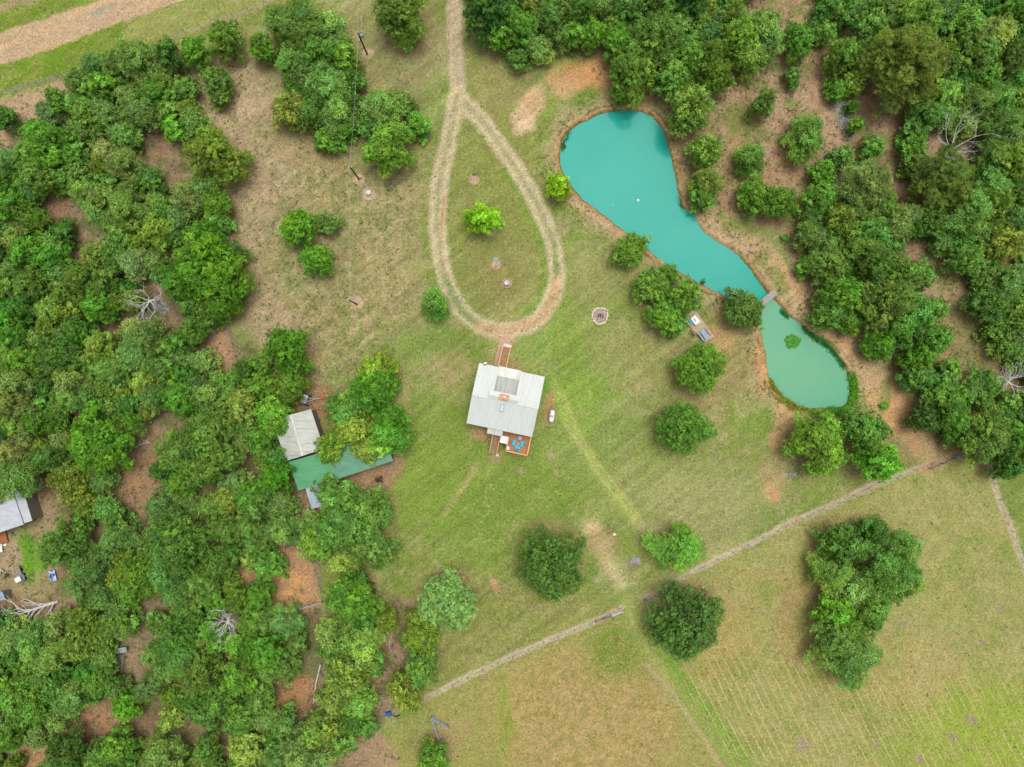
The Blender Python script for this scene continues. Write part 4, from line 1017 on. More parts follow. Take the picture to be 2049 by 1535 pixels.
def rz_at(y): return EZ + (RZ_ - EZ) * ((y - Y0) / (YR - Y0) if y < YR else (Y1 - y) / (Y1 - YR))
CX0, CX1 = -2.31, 1.62        # centre bay of the north slope
south = [(X0, Y0, EZ), (X1, Y0, EZ), (X1, YR, RZ_), (X0, YR, RZ_)]
nw = [(X0, YR, RZ_), (CX0, YR, RZ_), (CX0, Y1, EZ), (X0, Y1 + .02, EZ)]
ne = [(CX1, YR, RZ_), (X1, YR, RZ_), (X1, Y1, EZ), (CX1, Y1, EZ)]
SEAM = mat('shaded_seams', A(199, 203, 199, 1.28), .5, A(188, 193, 188, 1.28), 2)  # rib shading put into the colour: seams slightly darker than the roof
rs_m = MB()
for q_ in (south, nw, ne): rf.slab(q_, .12); rs_m.ribs(q_, .46, .12, .05)
roof = rf.build('roof', ROOFW, house); rs_m.build('roof_seams', SEAM, roof)
for a_, b_ in ((X0, -3.0), (2.17, X1)): MB().bx(a_, b_, YR - .16, YR + .16, RZ_ + .03, RZ_ + .085).build('ridge_cap', PANELW, roof)
# raised middle piece with its own ridge
mr = MB(); q1 = [(-2.98, YR - .02, RZ_ + .06), (2.15, YR - .02, RZ_ + .06), (2.15, .32, RZ_ + .36), (-2.98, .32, RZ_ + .36)]; q2 = [(-2.98, .322, RZ_ + .36), (2.15, .322, RZ_ + .36), (2.15, 1.16, RZ_ + .12), (-2.98, 1.16, RZ_ + .12)]
mr.slab(q1, .1); mr.slab(q2, .1); mr.ribs(q1, .42, .07, .05); mr.build('raised_ridge_roof', ROOFW, house)
cw = MB(); cw.bx(CX0 + .0, CX1, .95, 1.05, 5.2, RZ_ + .05); cw.bx(-2.9, 2.08, .9, .948, 6.0, RZ_ + .04); cw.build('clerestory_wall', WALL, house)
sk = MB(); q3 = [(CX0 + .02, 1.06, 5.35), (CX1 - .02, 1.06, 5.35), (CX1 - .02, 3.85, 4.98), (CX0 + .02, 3.85, 4.98)]; sk.slab(q3, .08); sk.ribs(q3, .42, .07, .05); sk.build('sunken_roof', ROOFD, house)
pw = MB(); q4 = [(CX0 - .02, 3.82, 5.06), (CX1 + .02, 3.82, 5.06), (CX1 + .02, 5.5, 4.9), (CX0 - .02, 5.5, 4.9)]; pw.slab(q4, .05); pw.ribs(q4, .8, .05, .03); pw.build('porch_roof', PANELW, house)
cs = MB(); cs.bx(CX0 - .06, CX0 - .003, YR + 1.2, Y1, 4.9, 5.02)
ch = MB(); cxm, cym = -.31, .5
for (a_, b_, c_, d_) in ((cxm - .8, cxm + .8, cym - .42, cym - .34), (cxm - .8, cxm + .8, cym + .34, cym + .42), (cxm - .8, cxm - .72, cym - .34, cym + .34), (cxm + .72, cxm + .8, cym - .34, cym + .34)): ch.bx(a_, b_, c_, d_, 6.3, 7.5)
ch.bx(cxm - .72, cxm + .72, cym - .34, cym + .34, 6.3, 7.25)
chim = ch.build('chimney', WOODO, roof)
MB().lathe((cxm, cym, 7.25), [(.16, 0), (.16, .3), (.24, .32), (.24, .42), (.1, .5)], 14).build('flue_cap', WHITE, chim, True)
stp = MB(); zz = lambda y: rz_at(y)
stp.slab([(cxm - .42, -2.15, zz(-2.15) + .1), (cxm + .42, -2.15, zz(-2.15) + .1), (cxm + .42, YR - .05, RZ_ + .1), (cxm - .42, YR - .05, RZ_ + .1)], .06); stp.build('flashing_strip', PANELW, roof)
sl = MB(); sl.slab([(cxm - .06 - .36, -2.1, zz(-2.1) + .2), (cxm - .06 + .36, -2.1, zz(-2.1) + .2), (cxm - .06 + .36, -.8, zz(-.8) + .2), (cxm - .06 - .36, -.8, zz(-.8) + .2)], .14); skl = sl.build('skylight', STEEL, roof)
sl = MB(); sl.slab([(cxm - .06 - .27, -2.0, zz(-2.0) + .225), (cxm - .06 + .27, -2.0, zz(-2.0) + .225), (cxm - .06 + .27, -.9, zz(-.9) + .225), (cxm - .06 - .27, -.9, zz(-.9) + .225)], .02); sl.build('pane', GLASS, skl)
# south porch roof
po = MB(); q5 = [(-2.0, -6.35, 4.45), (.63, -6.35, 4.45), (.63, -5.36, 4.7), (-2.0, -5.36, 4.7)]; po.slab(q5, .05)
po.build('porch_roof', ROOFW, house); pr = MB(); pr.ribs(q5, .42, .13, .04); 
prb = pr.build('porch_roof_ribs', ROOFD, house)
[MB().box(x_, -6.25, 3.4, .1, .1, 2.0).build('porch_post', WOODO, house) for x_ in (-1.9, .53)]
land = MB()
for k in range(10): land.bx(-1.95 + k * .37, -1.95 + k * .37 + .35, -6.35, -5.02, 2.42, 2.48)
land.build('landing', DECKO, house)
def stairs(x0, x1, ytop, ybot, ztop):
    n_ = 13; tr = MB(); rl = MB(); s_ = 1 if ybot > ytop else -1
    for k in range(n_):
        t_ = (k + .5) / n_; y_ = ytop + (ybot - ytop) * t_; z_ = ztop - ztop * (k + 1) / (n_ + 1)
        tr.box((x0 + x1) / 2, y_, z_, x1 - x0 - .14, .17, .05)
    st = tr.build('stair_treads', mat('grey_treads', A(190, 150, 120), .8, A(160, 122, 96), 5), house)
    for x_ in (x0, x1):
        rl.bar((x_, ytop, ztop - .1), (x_, ybot, .1), .06, .28)
        rl.bar((x_, ytop, ztop + .9), (x_, ybot, 1.0), .17, .06)
        for k in range(4):
            t_ = k / 3; y_ = ytop + (ybot - ytop) * t_ * .99; z_ = ztop * (1 - t_); rl.bx(x_ - .045, x_ + .045, y_ - .045, y_ + .045, max(z_ - .1, -.1), z_ + .93)
    rl.build('stair_railing', WOODO, house)
stairs(-.95, .38, -6.4, -9.95, 2.45)
stairs(-2.5, -1.1, 5.5, 9.3, 2.45)
np_ = MB()
for k in range(11): np_.bx(CX0 + k * .357, CX0 + k * .357 + .34, 4.92, 5.48, 2.42, 2.48)
np_.build('porch_floor', DECKO, house)
MB().bx(.5, 1.86, -7.55, -6.3, 3.3, 3.37).build('white_canopy', WHITE, house)
[MB().box(x_, y_, 1.65, .08, .08, 3.3).build('canopy_post', WHITE, house) for x_ in (.6, 1.7) for y_ in (-7.45, -6.4)]
# deck
dk = MB(); DX0, DX1, DY0, DY1 = 1.86, 5.66, -8.75, -4.97
k = 0
y_ = DY0
while y_ < DY1 - .1: dk.bx(DX0, DX1, y_, y_ + .135, 2.4, 2.45); y_ += .15
deck = dk.build('deck', DECKO, house)
rl = MB()
for (a_, b_) in (((DX0, DY0), (DX1, DY0)), ((DX1, DY0), (DX1, -5.35)), ((DX0, DY0), (DX0, -6.5))):
    rl.bar((a_[0], a_[1], 3.42), (b_[0], b_[1], 3.42), .2, .05); rl.bar((a_[0], a_[1], 2.6), (b_[0], b_[1], 2.6), .05, .09)
    L = math.hypot(b_[0] - a_[0], b_[1] - a_[1]); n_ = int(L / .14)
    for i in range(n_ + 1):
        t_ = i / n_; rl.box(a_[0] + (b_[0] - a_[0]) * t_, a_[1] + (b_[1] - a_[1]) * t_, 3.0, .04, .04, .82)
rl.build('deck_railing', WOODO, deck)
[MB().box(x_, y_, 1.15, .14, .14, 2.5).build('deck_post', WOODO, deck) for x_ in (DX0 + .1, (DX0 + DX1) / 2, DX1 - .1) for y_ in (DY0 + .1, -6.8)]
# windows and doors
def window(x, y, z, wd, ht, face):
    f = MB(); g = MB()
    if face in 'ns':
        s_ = 1 if face == 'n' else -1; f.box(x, y + s_ * .03, z, wd + .14, .06, ht + .14); g.box(x, y + s_ * .066, z, wd, .02, ht)
    else:
        s_ = 1 if face == 'e' else -1; f.box(x + s_ * .03, y, z, .06, wd + .14, ht + .14); g.box(x + s_ * .066, y, z, .02, wd, ht)
    fo = f.build('window', WHITE, house); g.build('pane', DARKG, fo)
for x_ in (-4.2, 3.0, 4.4): window(x_, 4.9, 3.7, .9, 1.1, 'n')
for x_ in (-4.0, -2.8): window(x_, -4.9, 3.7, .9, 1.1, 's')
for y_ in (-3.2, 0, 3.2): window(5.3, y_, 3.7, 1.0, 1.1, 'e'); window(-5.3, y_, 3.7, 1.0, 1.1, 'w')
for (x_, y_, s_) in ((-1.8, 4.9, 1), (-.3, -4.9, -1), (3.6, -4.9, -1)):
    d_ = MB().box(x_, y_ + s_ * .03, 3.5, .9, .06, 2.0).build('door', WHITE, house); MB().box(x_ + .33, y_ + s_ * .09, 3.45, .1, .06, .04).build('handle', STEEL, d_)
# dish and air-conditioner boxes
di = MB(); di.lathe((0, 0, 0), [(.02, 0), (.2, .03), (.34, .1), (.36, .12)], 14)
t = di.build('satellite_dish', WHITE, house, True); t.location = (-4.75, 5.45, 5.25); t.rotation_euler = (.5, .3, 0)
MB().bar((-4.75, 5.45, 5.22), (-4.75, 5.2, 4.85), .05).build('mast', STEEL, t)
MB().box(5.62, -4.0, 3.2, .5, .7, .5).build('air_conditioner', WHITE, house)
MB().box(-5.6, -4.1, 3.2, .45, .6, .45).build('air_conditioner', WHITE, house)
# paver walk and pads
def hl(x, y): 
    c_, s_ = math.cos(HA), math.sin(HA); return (hx + x * c_ - y * s_, hy + x * s_ + y * c_)
pv = MB(); 
for i in range(10):
    for j in range(2): pv.box(-3.15 + j * .42, 5.7 + i * .42, .10, .4, .4, .1)
for i in range(4):
    for j in range(2): pv.box(-2.9 + i * .42, 9.9 + j * .42, .10, .4, .4, .1)
tag(pv.build('paver_walk', PAVER, None, loc=(hx, hy, 0), rz=HA), kind='structure')
tag(MB().box(0, 0, .10, 1.5, .5, .16).build('stair_pad', STONEW, None, loc=hl(-1.7, 9.5) + (0,), rz=HA), 'white concrete pad at the foot of the upper stairs', 'pad')
tag(MB().box(0, 0, .09, .5, .45, .12).build('stair_pad', STONEW, None, loc=hl(.55, -10.15) + (0,), rz=HA), 'small pale block at the foot of the lower stairs', 'block')

# deck furniture (local house coordinates, deck surface 2.45)
def adirondack(x, y, z, rz, m, label, grp='turquoise garden chairs'):
    t = empty('garden_chair', (x, y, z), rz, label, 'chair', grp)
    s_ = MB(); [s_.box(0, -.22 + k * .095, .38 - (.22 - k * .095) * -.15 - k * .012, .56, .08, .03) for k in range(6)]; s_.build('seat', m, t)
    b_ = MB()
    for k in range(5):
        xx = -.24 + k * .12; hh = .78 - abs(k - 2) * .07; b_.bar((xx, -.26, .32), (xx * 1.25, -.26 - hh * .42, .32 + hh), .11, .025)
    b_.build('backrest', m, t)
    for s in (-1, 1): MB().box(s * .36, 0, .58, .14, .7, .03).build('armrest', m, t)
    for s in (-1, 1):
        MB().box(s * .34, .26, .28, .08, .08, .57).build('leg', m, t); MB().box(s * .34, -.24, .28, .08, .08, .57).build('leg', m, t)
    return t
cx_, cy_ = hl(2.98, -7.1); adirondack(cx_, cy_, 2.45, HA + R(-95), TEAL, 'turquoise chair on the left of the small deck table')
cx_, cy_ = hl(4.42, -7.05); adirondack(cx_, cy_, 2.45, HA + R(95), TEAL, 'turquoise chair on the right of the small deck table')
cx_, cy_ = hl(3.72, -7.78); adirondack(cx_, cy_, 2.45, HA + R(0), TEAL, 'turquoise chair nearest the lower deck railing')
cx_, cy_ = hl(3.8, -6.08); t = empty('patio_table', (cx_, cy_, 2.45), HA, 'round grey-blue table on the deck beside the house wall', 'table')
MB().lathe((0, 0, .68), [(.36, 0), (.37, .02), (.36, .04)], 18).build('table_top', BLUEG, t)
for k in range(3): MB().bar((0, 0, .68), (.3 * math.cos(k * 2.09), .3 * math.sin(k * 2.09), 0), .04).build('leg', STEEL, t)
cx_, cy_ = hl(3.72, -7.12); t = empty('side_table', (cx_, cy_, 2.45), HA, 'small white side table amid the three turquoise chairs', 'table')
MB().box(0, 0, .44, .36, .36, .04).build('table_top', BLUEG, t)
for a_ in (-1, 1):
    for b_ in (-1, 1): MB().box(a_ * .14, b_ * .14, .21, .035, .035, .42).build('leg', BLUEG, t)
cx_, cy_ = hl(2.18, -8.25); t = empty('cooler', (cx_, cy_, 2.45), HA + .3, 'white cooler box in the lower left deck corner', 'cooler')
MB().box(0, 0, .18, .34, .55, .34).build('body', WHITE, t); MB().box(0, 0, .385, .37, .58, .06).build('lid', WHITE, t)
# propane tank
a = Vector(P(1106.2, 820.5, 1)); b_ = Vector(P(1102.4, 845.5, 1)); mid = (a + b_) / 2; ang = math.atan2((b_ - a).y, (b_ - a).x)
t = empty('propane_tank', (mid.x, mid.y, 0), ang, 'white horizontal propane tank on the grass right of the house', 'tank')
L = (b_ - a).length; rr = .46
prof = []; vs = MB(); xs = []
for k in range(7): th = k / 6 * math.pi / 2; xs.append((-L / 2 + rr * (1 - math.cos(th)) * .8, rr * math.sin(th)))
xs = [(x_, max(r_, .02)) for x_, r_ in xs]; xs += [(-x_, r_) for x_, r_ in reversed(xs)]
vs.tube([(x_, 0, .8) for x_, _ in xs], [r_ for _, r_ in xs], 20); vs.build('body', WHITE, t, True)
MB().lathe((0, 0, 1.22), [(.2, 0), (.2, .12), (.14, .2)], 12).build('valve_dome', STEEL, t, True)
for s in (-.7, .7): MB().box(s, 0, .2, .16, .6, .5).build('foot', CONC, t)

# ------------------------------------------------------------------ barn: grey roof, two green roofs and a lean-to
def quad(pts, zs): return [P(p[0], p[1], z) for p, z in zip(pts, zs)]
def ccw(q):
    a = sum(q[i][0] * q[(i + 1) % 4][1] - q[(i + 1) % 4][0] * q[i][1] for i in range(4)); return q if a > 0 else [q[0], q[3], q[2], q[1]]
bo = P(640, 905)
barn = empty('barn', (bo[0], bo[1], 0), 0, 'long barn with one grey and two green metal roofs under the trees', 'barn')
def rel(q): return [(p[0] - bo[0], p[1] - bo[1], p[2]) for p in q]
TL, TR, BR, BL = (545.3, 840.4), (622.1, 819.1), (648.7, 898), (572, 923)
def mixp(a, b, t): return (a[0] + (b[0] - a[0]) * t, a[1] + (b[1] - a[1]) * t)
RT, RB = mixp(TL, TR, .48), mixp(BL, BR, .44)
e_, rz2 = 3.3, 4.6
qa = rel(quad([TL, BL, RB, RT], [e_, e_, rz2, rz2])); qb = rel(quad([RT, RB, BR, TR], [rz2, rz2, e_, e_]))
g_ = MB(); g_.slab(qa, .08); g_.slab(qb, .08); g_.ribs(qa, .32, .07, .05, 0); g_.ribs(qb, .32, .07, .05, 0)
gr = g_.build('grey_roof', BARNW, barn); 
rcp = MB(); rcp.bar(Vector(qa[3]) + Vector((0, 0, .06)), Vector(qa[2]) + Vector((0, 0, .06)), .34, .05); rcp.build('ridge_cap', PANELW, gr)
GA, GB, GC, GD = (577.5, 924.5), (652, 902.5), (666, 960.5), (597, 981)
q6 = rel(quad([GA, GD, GC, GB], [3.35, 2.9, 2.9, 3.35])); g_ = MB(); g_.slab(q6, .08); g_.ribs(q6, .34, .05, .04, 1)
g_.build('bright_green_roof', GREEN1, barn)
HB, HC, HE, HF = (653, 904), (666.5, 961), (786.3, 921.5), (766.7, 867)
q7 = rel(quad([HB, HC, HE, HF], [3.3, 2.84, 2.84, 3.3])); g_ = MB(); g_.slab(q7, .08); g_.ribs(q7, .34, .07, .045, 1); g_.build('dull_green_roof', GREEN2, barn)
fa = MB(); fa.bar(Vector(q7[1]) + Vector((0, -.03, -.12)), Vector(q7[2]) + Vector((0, -.03, -.12)), .06, .3); fa.bar(Vector(q6[1]) + Vector((0, -.03, -.08)), Vector(q6[2]) + Vector((0, -.03, -.08)), .06, .26); fa.build('fascia', GREEN2, barn)
q8 = rel(quad([(611, 975.6), (624, 1018), (672, 1008), (655.7, 964.2)], [2.75, 2.35, 2.35, 2.75])); g_ = MB(); g_.slab(q8, .05); g_.ribs(q8, .3, .08, .04, 1)
g_ = MB(); g_.slab(q8, .05); a, b_, c_, d_ = q8; g_.ribs([a, d_, c_, b_][::1], .34, .09, .05, 0); g_.build('lean_to_roof', BARNB, barn)
wl = MB()
def wallq(q, inset=.25, top=-.12):
    cx = sum(p[0] for p in q) / 4; cy = sum(p[1] for p in q) / 4
    pp = [(p[0] + (cx - p[0]) * .05, p[1] + (cy - p[1]) * .05, p[2] + top) for p in q]
    for i in range(4):
        a, b_ = pp[i], pp[(i + 1) % 4]
        d = Vector((b_[0] - a[0], b_[1] - a[1], 0)); L = d.length; nn = Vector((-d.y, d.x, 0)).normalized() * .05
        zt = min(a[2], b_[2])
        wl.add([(a[0], a[1], -.1), (b_[0], b_[1], -.1), (b_[0], b_[1], b_[2]), (a[0], a[1], a[2]), (a[0] + nn.x, a[1] + nn.y, -.1), (b_[0] + nn.x, b_[1] + nn.y, -.1), (b_[0] + nn.x, b_[1] + nn.y, b_[2]), (a[0] + nn.x, a[1] + nn.y, a[2])],
               [(0, 1, 2, 3), (7, 6, 5, 4), (0, 4, 5, 1), (3, 2, 6, 7)])
wallq([qa[0], qa[1], qb[2], qb[3]]); wallq(q6, top=-.14); wallq(q7, top=-.16)
wl.build('wall', SHEDW, barn)
pp = MB(); [pp.box(p[0], p[1], p[2] / 2 - .05, .1, .1, p[2]) for p in ((q8[1][0] + .1, q8[1][1] + .1, 2.3), (q8[2][0] - .1, q8[2][1] + .1, 2.3))]; pp.build('lean_to_post', WOODG, barn)
# trailer beside the barn
tx = P(612, 799, .6); t = empty('utility_trailer', (tx[0], tx[1], 0), R(-108 + 90), 'small grey utility trailer with white fender by the barn', 'trailer')
MB().box(-.25, 0, .62, 1.0, 1.5, .08).box(-.25, .73, .82, 1.0, .04, .34).box(-.25, -.73, .82, 1.0, .04, .34).box(-.73, 0, .82, .04, 1.42, .34).build('bed', STEEL, t)
MB().box(-.1, .55, 1.02, .9, .5, .06, rx=.25).build('white_lid', WHITE, t)
for s in (-1, 1):
    wh = empty('wheel', (.35, s * .86 - .1, .36)); wh.parent = t
    MB().tube([(0, -.11, 0), (0, .11, 0)], [.36, .36], 18).build('tyre', BLACK, wh); MB().tube([(0, -.12, 0), (0, .12, 0)], [.17, .17], 12).build('rim', STEEL, wh)
MB().bar((.3, .3, .5), (2.5, .95, .5), .08).bar((.3, -.4, .5), (1.8, .72, .5), .08).build('drawbar', STEEL, t); MB().box(2.6, 1.0, .55, .45, .26, .16, rz=.3).build('hitch_box', RED, t)
tx = P(622, 812, 0); t = MB().bar((-1.6, -.5, .12), (.1, .7, .12), .08).bar((-1.1, -.6, .14), (.5, .2, .13), .06).build('loose_poles', WOODG, None, loc=tx); tag(t, 'loose poles leaning on the ground above the grey barn roof', 'poles')
tx = P(759, 958, 0); r_ = random.Random(4); mb = MB()
for k in range(26): mb.box(r_.uniform(-.55, .55), r_.uniform(-.5, .5), r_.uniform(.1, .6), r_.uniform(.1, .8), r_.uniform(.06, .14), r_.uniform(.05, .14), rz=r_.uniform(0, 3.1), ry=r_.uniform(-.6, .6))
mb.box(.05, 0, .66, .5, .28, .05, rz=.4); mb.tube([(-.5, -.45, .35), (.5, .45, .35)], [.25, .25], 10)
tag(mb.build('scrap_heap', RUST, None, loc=tx), 'dark rusty scrap heap on bare soil below the dull green roof', 'scrap heap')
tx = P(778, 931, 0); mb = MB()
for k in range(12): a_ = r_.uniform(0, 3.1); mb.bar((r_.uniform(-.9, .9), r_.uniform(-.35, .35), .15), (r_.uniform(-.9, .9), r_.uniform(-.35, .35), .25), .07)
tag(mb.build('lumber_scraps', WOODG, None, loc=tx, rz=.35), 'pale lumber scraps along the right end of the barn', 'lumber')

# ------------------------------------------------------------------ neighbour's buildings at the left edge
no_ = P(10, 1030); nb = empty('metal_roofed_house', (no_[0], no_[1], 0), 0, "neighbour's grey metal-roofed building cut by the left edge", 'building')
def nrel(q): return [(p[0] - no_[0], p[1] - no_[1], p[2]) for p in q]
q9 = nrel(quad([(-70, 1012), (-48, 1082), (47.4, 1049.5), (26, 985)], [3.2, 3.2, 3.5, 3.5])); q10 = nrel(quad([(28, 987), (48.6, 1047), (64.5, 1042), (45, 978)], [3.3, 3.3, 3.05, 3.05]))
g_ = MB(); g_.slab(q9, .1); g_.ribs(q9, .4, .06, .03, 0); g_.build('main_roof', ROOFL, nb); g_ = MB(); g_.slab(q10, .1); g_.ribs(q10, .4, .06, .03, 0); g_.build('side_roof', ROOFL, nb)
wl = MB(); wallq(q9, top=-.14); wallq(q10, top=-.14); wl.build('wall', SHEDW, nb)
tx = P(3, 1076, .5); tag(MB().box(0, 0, .45, 1.8, 2.0, .1).box(-.7, 0, .2, .1, 1.6, .42).box(.7, 0, .2, .1, 1.6, .42).build('wooden_deck', RUSTO, None, loc=(tx[0], tx[1], 0), rz=.25), 'rust-orange wooden deck below the neighbour metal roof', 'deck')
tx = P(1, 1098, .5); tag(MB().box(0, 0, .5, .5, 1.2, .05, ry=.15).box(0, -.5, .24, .4, .05, .48).box(0, .5, .24, .4, .05, .48).build('white_table', WHITE, None, loc=(tx[0], tx[1], 0), rz=.2), 'white table at the left edge below the orange deck', 'table')
def yard_junk(u, v, label, seed, mats, name):
    r_ = random.Random(seed); mb = MB()
    for k in range(7): mb.box(r_.uniform(-.4, .4), r_.uniform(-.3, .3), r_.uniform(.1, .4), r_.uniform(.15, .5), r_.uniform(.12, .4), r_.uniform(.1, .3), rz=r_.uniform(0, 3), rx=r_.uniform(-.4, .4))
    return tag(mb.build(name, mats, None, loc=P(u, v)), label, 'junk')
yard_junk(9, 1091, 'white plastic clutter beside the orange deck', 1, WHITE, 'yard_clutter')
yard_junk(14, 1152, 'dark scrap beside the flat grey trailer', 2, RUST, 'yard_clutter')
yard_junk(4, 1142, 'pale board pile at the left edge of the yard', 3, CONC, 'board_pile')
tx = P(35, 1142, .6); t = empty('flat_trailer', (tx[0], tx[1], 0), R(22), 'flat grey trailer standing in the left yard', 'trailer')
MB().box(0, 0, .55, .95, 1.6, .1).build('bed', WOODG, t)
for s in (-1, 1): MB().tube([(s * .55 - .06, 0, .28), (s * .55 + .06, 0, .28)], [.28, .28], 14).build('wheel', BLACK, t)
tx = P(40, 1157, .9); t = empty('utility_cart', (tx[0], tx[1], 0), R(22), 'small white-topped utility cart below the flat trailer', 'cart')
MB().box(0, 0, .5, 1.0, 1.1, .35).build('body', BLUEG, t); MB().box(0, -.1, 1.5, 1.05, .85, .06).build('canopy', WHITE, t); MB().box(0, .48, .95, .9, .04, .5, rx=.3).build('windscreen', GLASS, t)
for s in (-1, 1):
    for q_ in (-1, 1): MB().box(s * .46, q_ * .32 - .1, 1.05, .04, .04, .9).build('roof_post', STEEL, t); MB().tube([(s * .5 - .06, q_ * .4, .24), (s * .5 + .06, q_ * .4, .24)], [.24, .24], 12).build('wheel', BLACK, t)
tx = P(106, 1152, .3); rs_ = np.random.default_rng(2); mb = MB(); gn = 14
gz = [[(.1 + .45 * math.exp(-((i - 7) ** 2 + (j - 7) ** 2) / 18) * (1 + .5 * rs_.normal())) for i in range(gn)] for j in range(gn)]
mb.add([((i - 6.5) * .09, (j - 6.5) * .14, max(.03, gz[j][i])) for j in range(gn) for i in range(gn)], [(j * gn + i, j * gn + i + 1, (j + 1) * gn + i + 1, (j + 1) * gn + i) for j in range(gn - 1) for i in range(gn - 1)])
TARP = mat('blue_and_white_tarp', A(40, 110, 190), .5, A(220, 226, 230), 2.5, lo=.48, hi=.54)
tag(mb.build('tarp_heap', TARP, None, loc=tx, rz=.2), 'crumpled blue and white tarp heap beside the left yard', 'tarp')
tx = P(4, 1192, 1.5); t = empty('tin_shed', (tx[0], tx[1], 0), R(12), 'small tin-roofed shed at the left edge below the yard', 'shed')
g_ = MB(); q_ = [(-.9, -.75, 1.9), (.75, -.75, 1.9), (.75, .75, 2.1), (-.9, .75, 2.1)]; g_.slab(q_, .05); g_.ribs(q_, .25, .05, .03); g_.build('roof', BLUEG, t); MB().box(-.05, 0, .9, 1.4, 1.3, 1.9).build('wall', SHEDW, t)
# old plank platform and box in lower-left woods
tx = P(240, 1326, .4); t = empty('plank_platform', (tx[0], tx[1], 0), R(-6), 'old weathered plank platform in a gap of the lower left woods', 'platform')
mb = MB(); [mb.box(-.55 + k * .27, 0, .42, .24, 2.9 - (k % 2) * .12, .05) for k in range(5)]; mb.build('planks', WOODG, t); mb = MB(); [mb.box(0, y_, .19, 1.3, .12, .4) for y_ in (-1.2, 0, 1.2)]; mb.build('joists', WOODG, t)
MB().box(-1.0, -1.55, .2, 1.4, .5, .08).build('step', WOODG, t)
tx = P(243, 1301, .9); t = empty('feed_box', (tx[0], tx[1], 0), R(10), 'pale grey lidded box above the old plank platform', 'box'); MB().box(0, 0, .45, 1.7, .75, .9).build('body', WOODG, t); MB().box(0, 0, .95, 1.9, .95, .07, rx=.08).build('lid', STEEL, t)

# ------------------------------------------------------------------ pond-side things
def quadp(pts, z): return [P(p[0], p[1], z)[:2] for p in pts]
pl = quadp([(1364, 634), (1410, 686), (1430, 674), (1391, 619.5)], .3); 
mb = MB(); a0, b0, c0, d0 = [Vector(p) for p in pl]
nn = 40
for k in range(nn):
    t0, t1 = k / nn, (k + .93) / nn
    p0 = a0.lerp(b0, t0); p1 = a0.lerp(b0, t1); p2 = d0.lerp(c0, t1); p3 = d0.lerp(c0, t0)
    mb.prism([p0, p1, p2, p3], .22, .27)
PLK = mat('sun_bleached_deck', A(192, 172, 138), .85, A(172, 152, 120), 2.2, c3=A(150, 130, 104))
pd = empty('pondside_deck', (0, 0, 0), 0, 'pale plank deck beside the pond with white table and benches', 'deck'); mb.build('planks', PLK, pd)
mb = MB(); ctr_ = (a0 + b0 + c0 + d0) / 4; ii = [p.lerp(ctr_, .03) for p in (a0, b0, c0, d0)]; mb.prism(ii, -.1, .217); mb.build('frame', WOODG, pd)
def ptable(u, v, rz, m, label, L=1.5, Wd=1.05, z=.27):
    x, y, _ = P(u, v, 1.0); t = empty('table', (x, y, z), rz, label, 'table')
    MB().box(0, 0, .73, L, Wd, .04).build('table_top', m, t)
    for s in (-1, 1):
        for q_ in (-1, 1): MB().box(s * (L / 2 - .1), q_ * (Wd / 2 - .1), .355, .05, .05, .71).build('leg', STEEL, t)
ptable(1391.5, 640.5, R(-52), WHITE, 'white rectangular table on the pondside deck')
x, y, _ = P(1384, 644, .6); adirondack(x, y, .27, R(120), TEAL, 'turquoise chair tucked at the white pondside table')
def ptab(u, v, rz, label):
    x, y, _ = P(u, v, .8); t = empty('picnic_table', (x, y, .27), rz, label, 'picnic table')
    mb = MB(); [mb.box(0, -.34 + k * .17, .74, 1.8, .15, .04) for k in range(5)]; mb.build('table_top', BLUEG, t)
    for s in (-1, 1): MB().box(0, s * .72, .45, 1.8, .24, .04).build('bench', WOODG if s > 0 else BLUEG, t)
    for s in (-1, 1): MB().bar((s * .65, -.62, 0), (s * .65, .25, .72), .07).bar((s * .65, .62, 0), (s * .65, -.25, .72), .07).bar((s * .65, -.72, .41), (s * .65, .72, .41), .06).build('leg', STEEL, t)
ptab(1409.5, 669, R(-52), 'grey-blue picnic table at the lower end of the pondside deck')
x, y, _ = P(1387, 665, .5); t = empty('slatted_bench', (x, y, .27), R(-52), 'low slatted wooden bench along the left side of pondside deck', 'bench')
mb = MB(); [mb.box(0, -.15 + k * .1, .44, 1.3, .07, .03) for k in range(4)]; mb.build('seat', WOODG, t)
mb = MB(); [mb.box(0, -.24, .58 + k * .12, 1.3, .03, .08) for k in range(3)]; mb.build('backrest', WOODG, t)
for s in (-1, 1): MB().box(s * .55, 0, .22, .06, .38, .44).build('leg', WOODG, t)
# footbridge
a = Vector(P(1552, 584, .3)); b_ = Vector(P(1497, 629, .3)); mid = (a + b_) / 2; d = b_ - a; ang = math.atan2(d.y, d.x); L = d.length
t = empty('footbridge', (mid.x, mid.y, 0), ang, 'small weathered grey plank footbridge across the narrow of the pond', 'footbridge')
mb = MB(); k = int(L / .17); [mb.box(-L / 2 + (i + .5) * L / k, 0, .32, .15, 1.15 + (i % 3) * .03, .05) for i in range(k)]; mb.build('planks', mat('grey_bridge_planks', A(182, 178, 172), .85, A(140, 136, 130), 4, (1, 8, 1)), t)
mb = MB(); [mb.box(0, s * .48, .19, L, .09, .2) for s in (-1, 1)]; mb.build('beams', WOODG, t)
for s in (-1, 1):
    for q_ in (-.46, 0, .46): MB().box(q_ * L, s * .45, -.5, .11, .11, 1.4).build('post', WOODG, t)
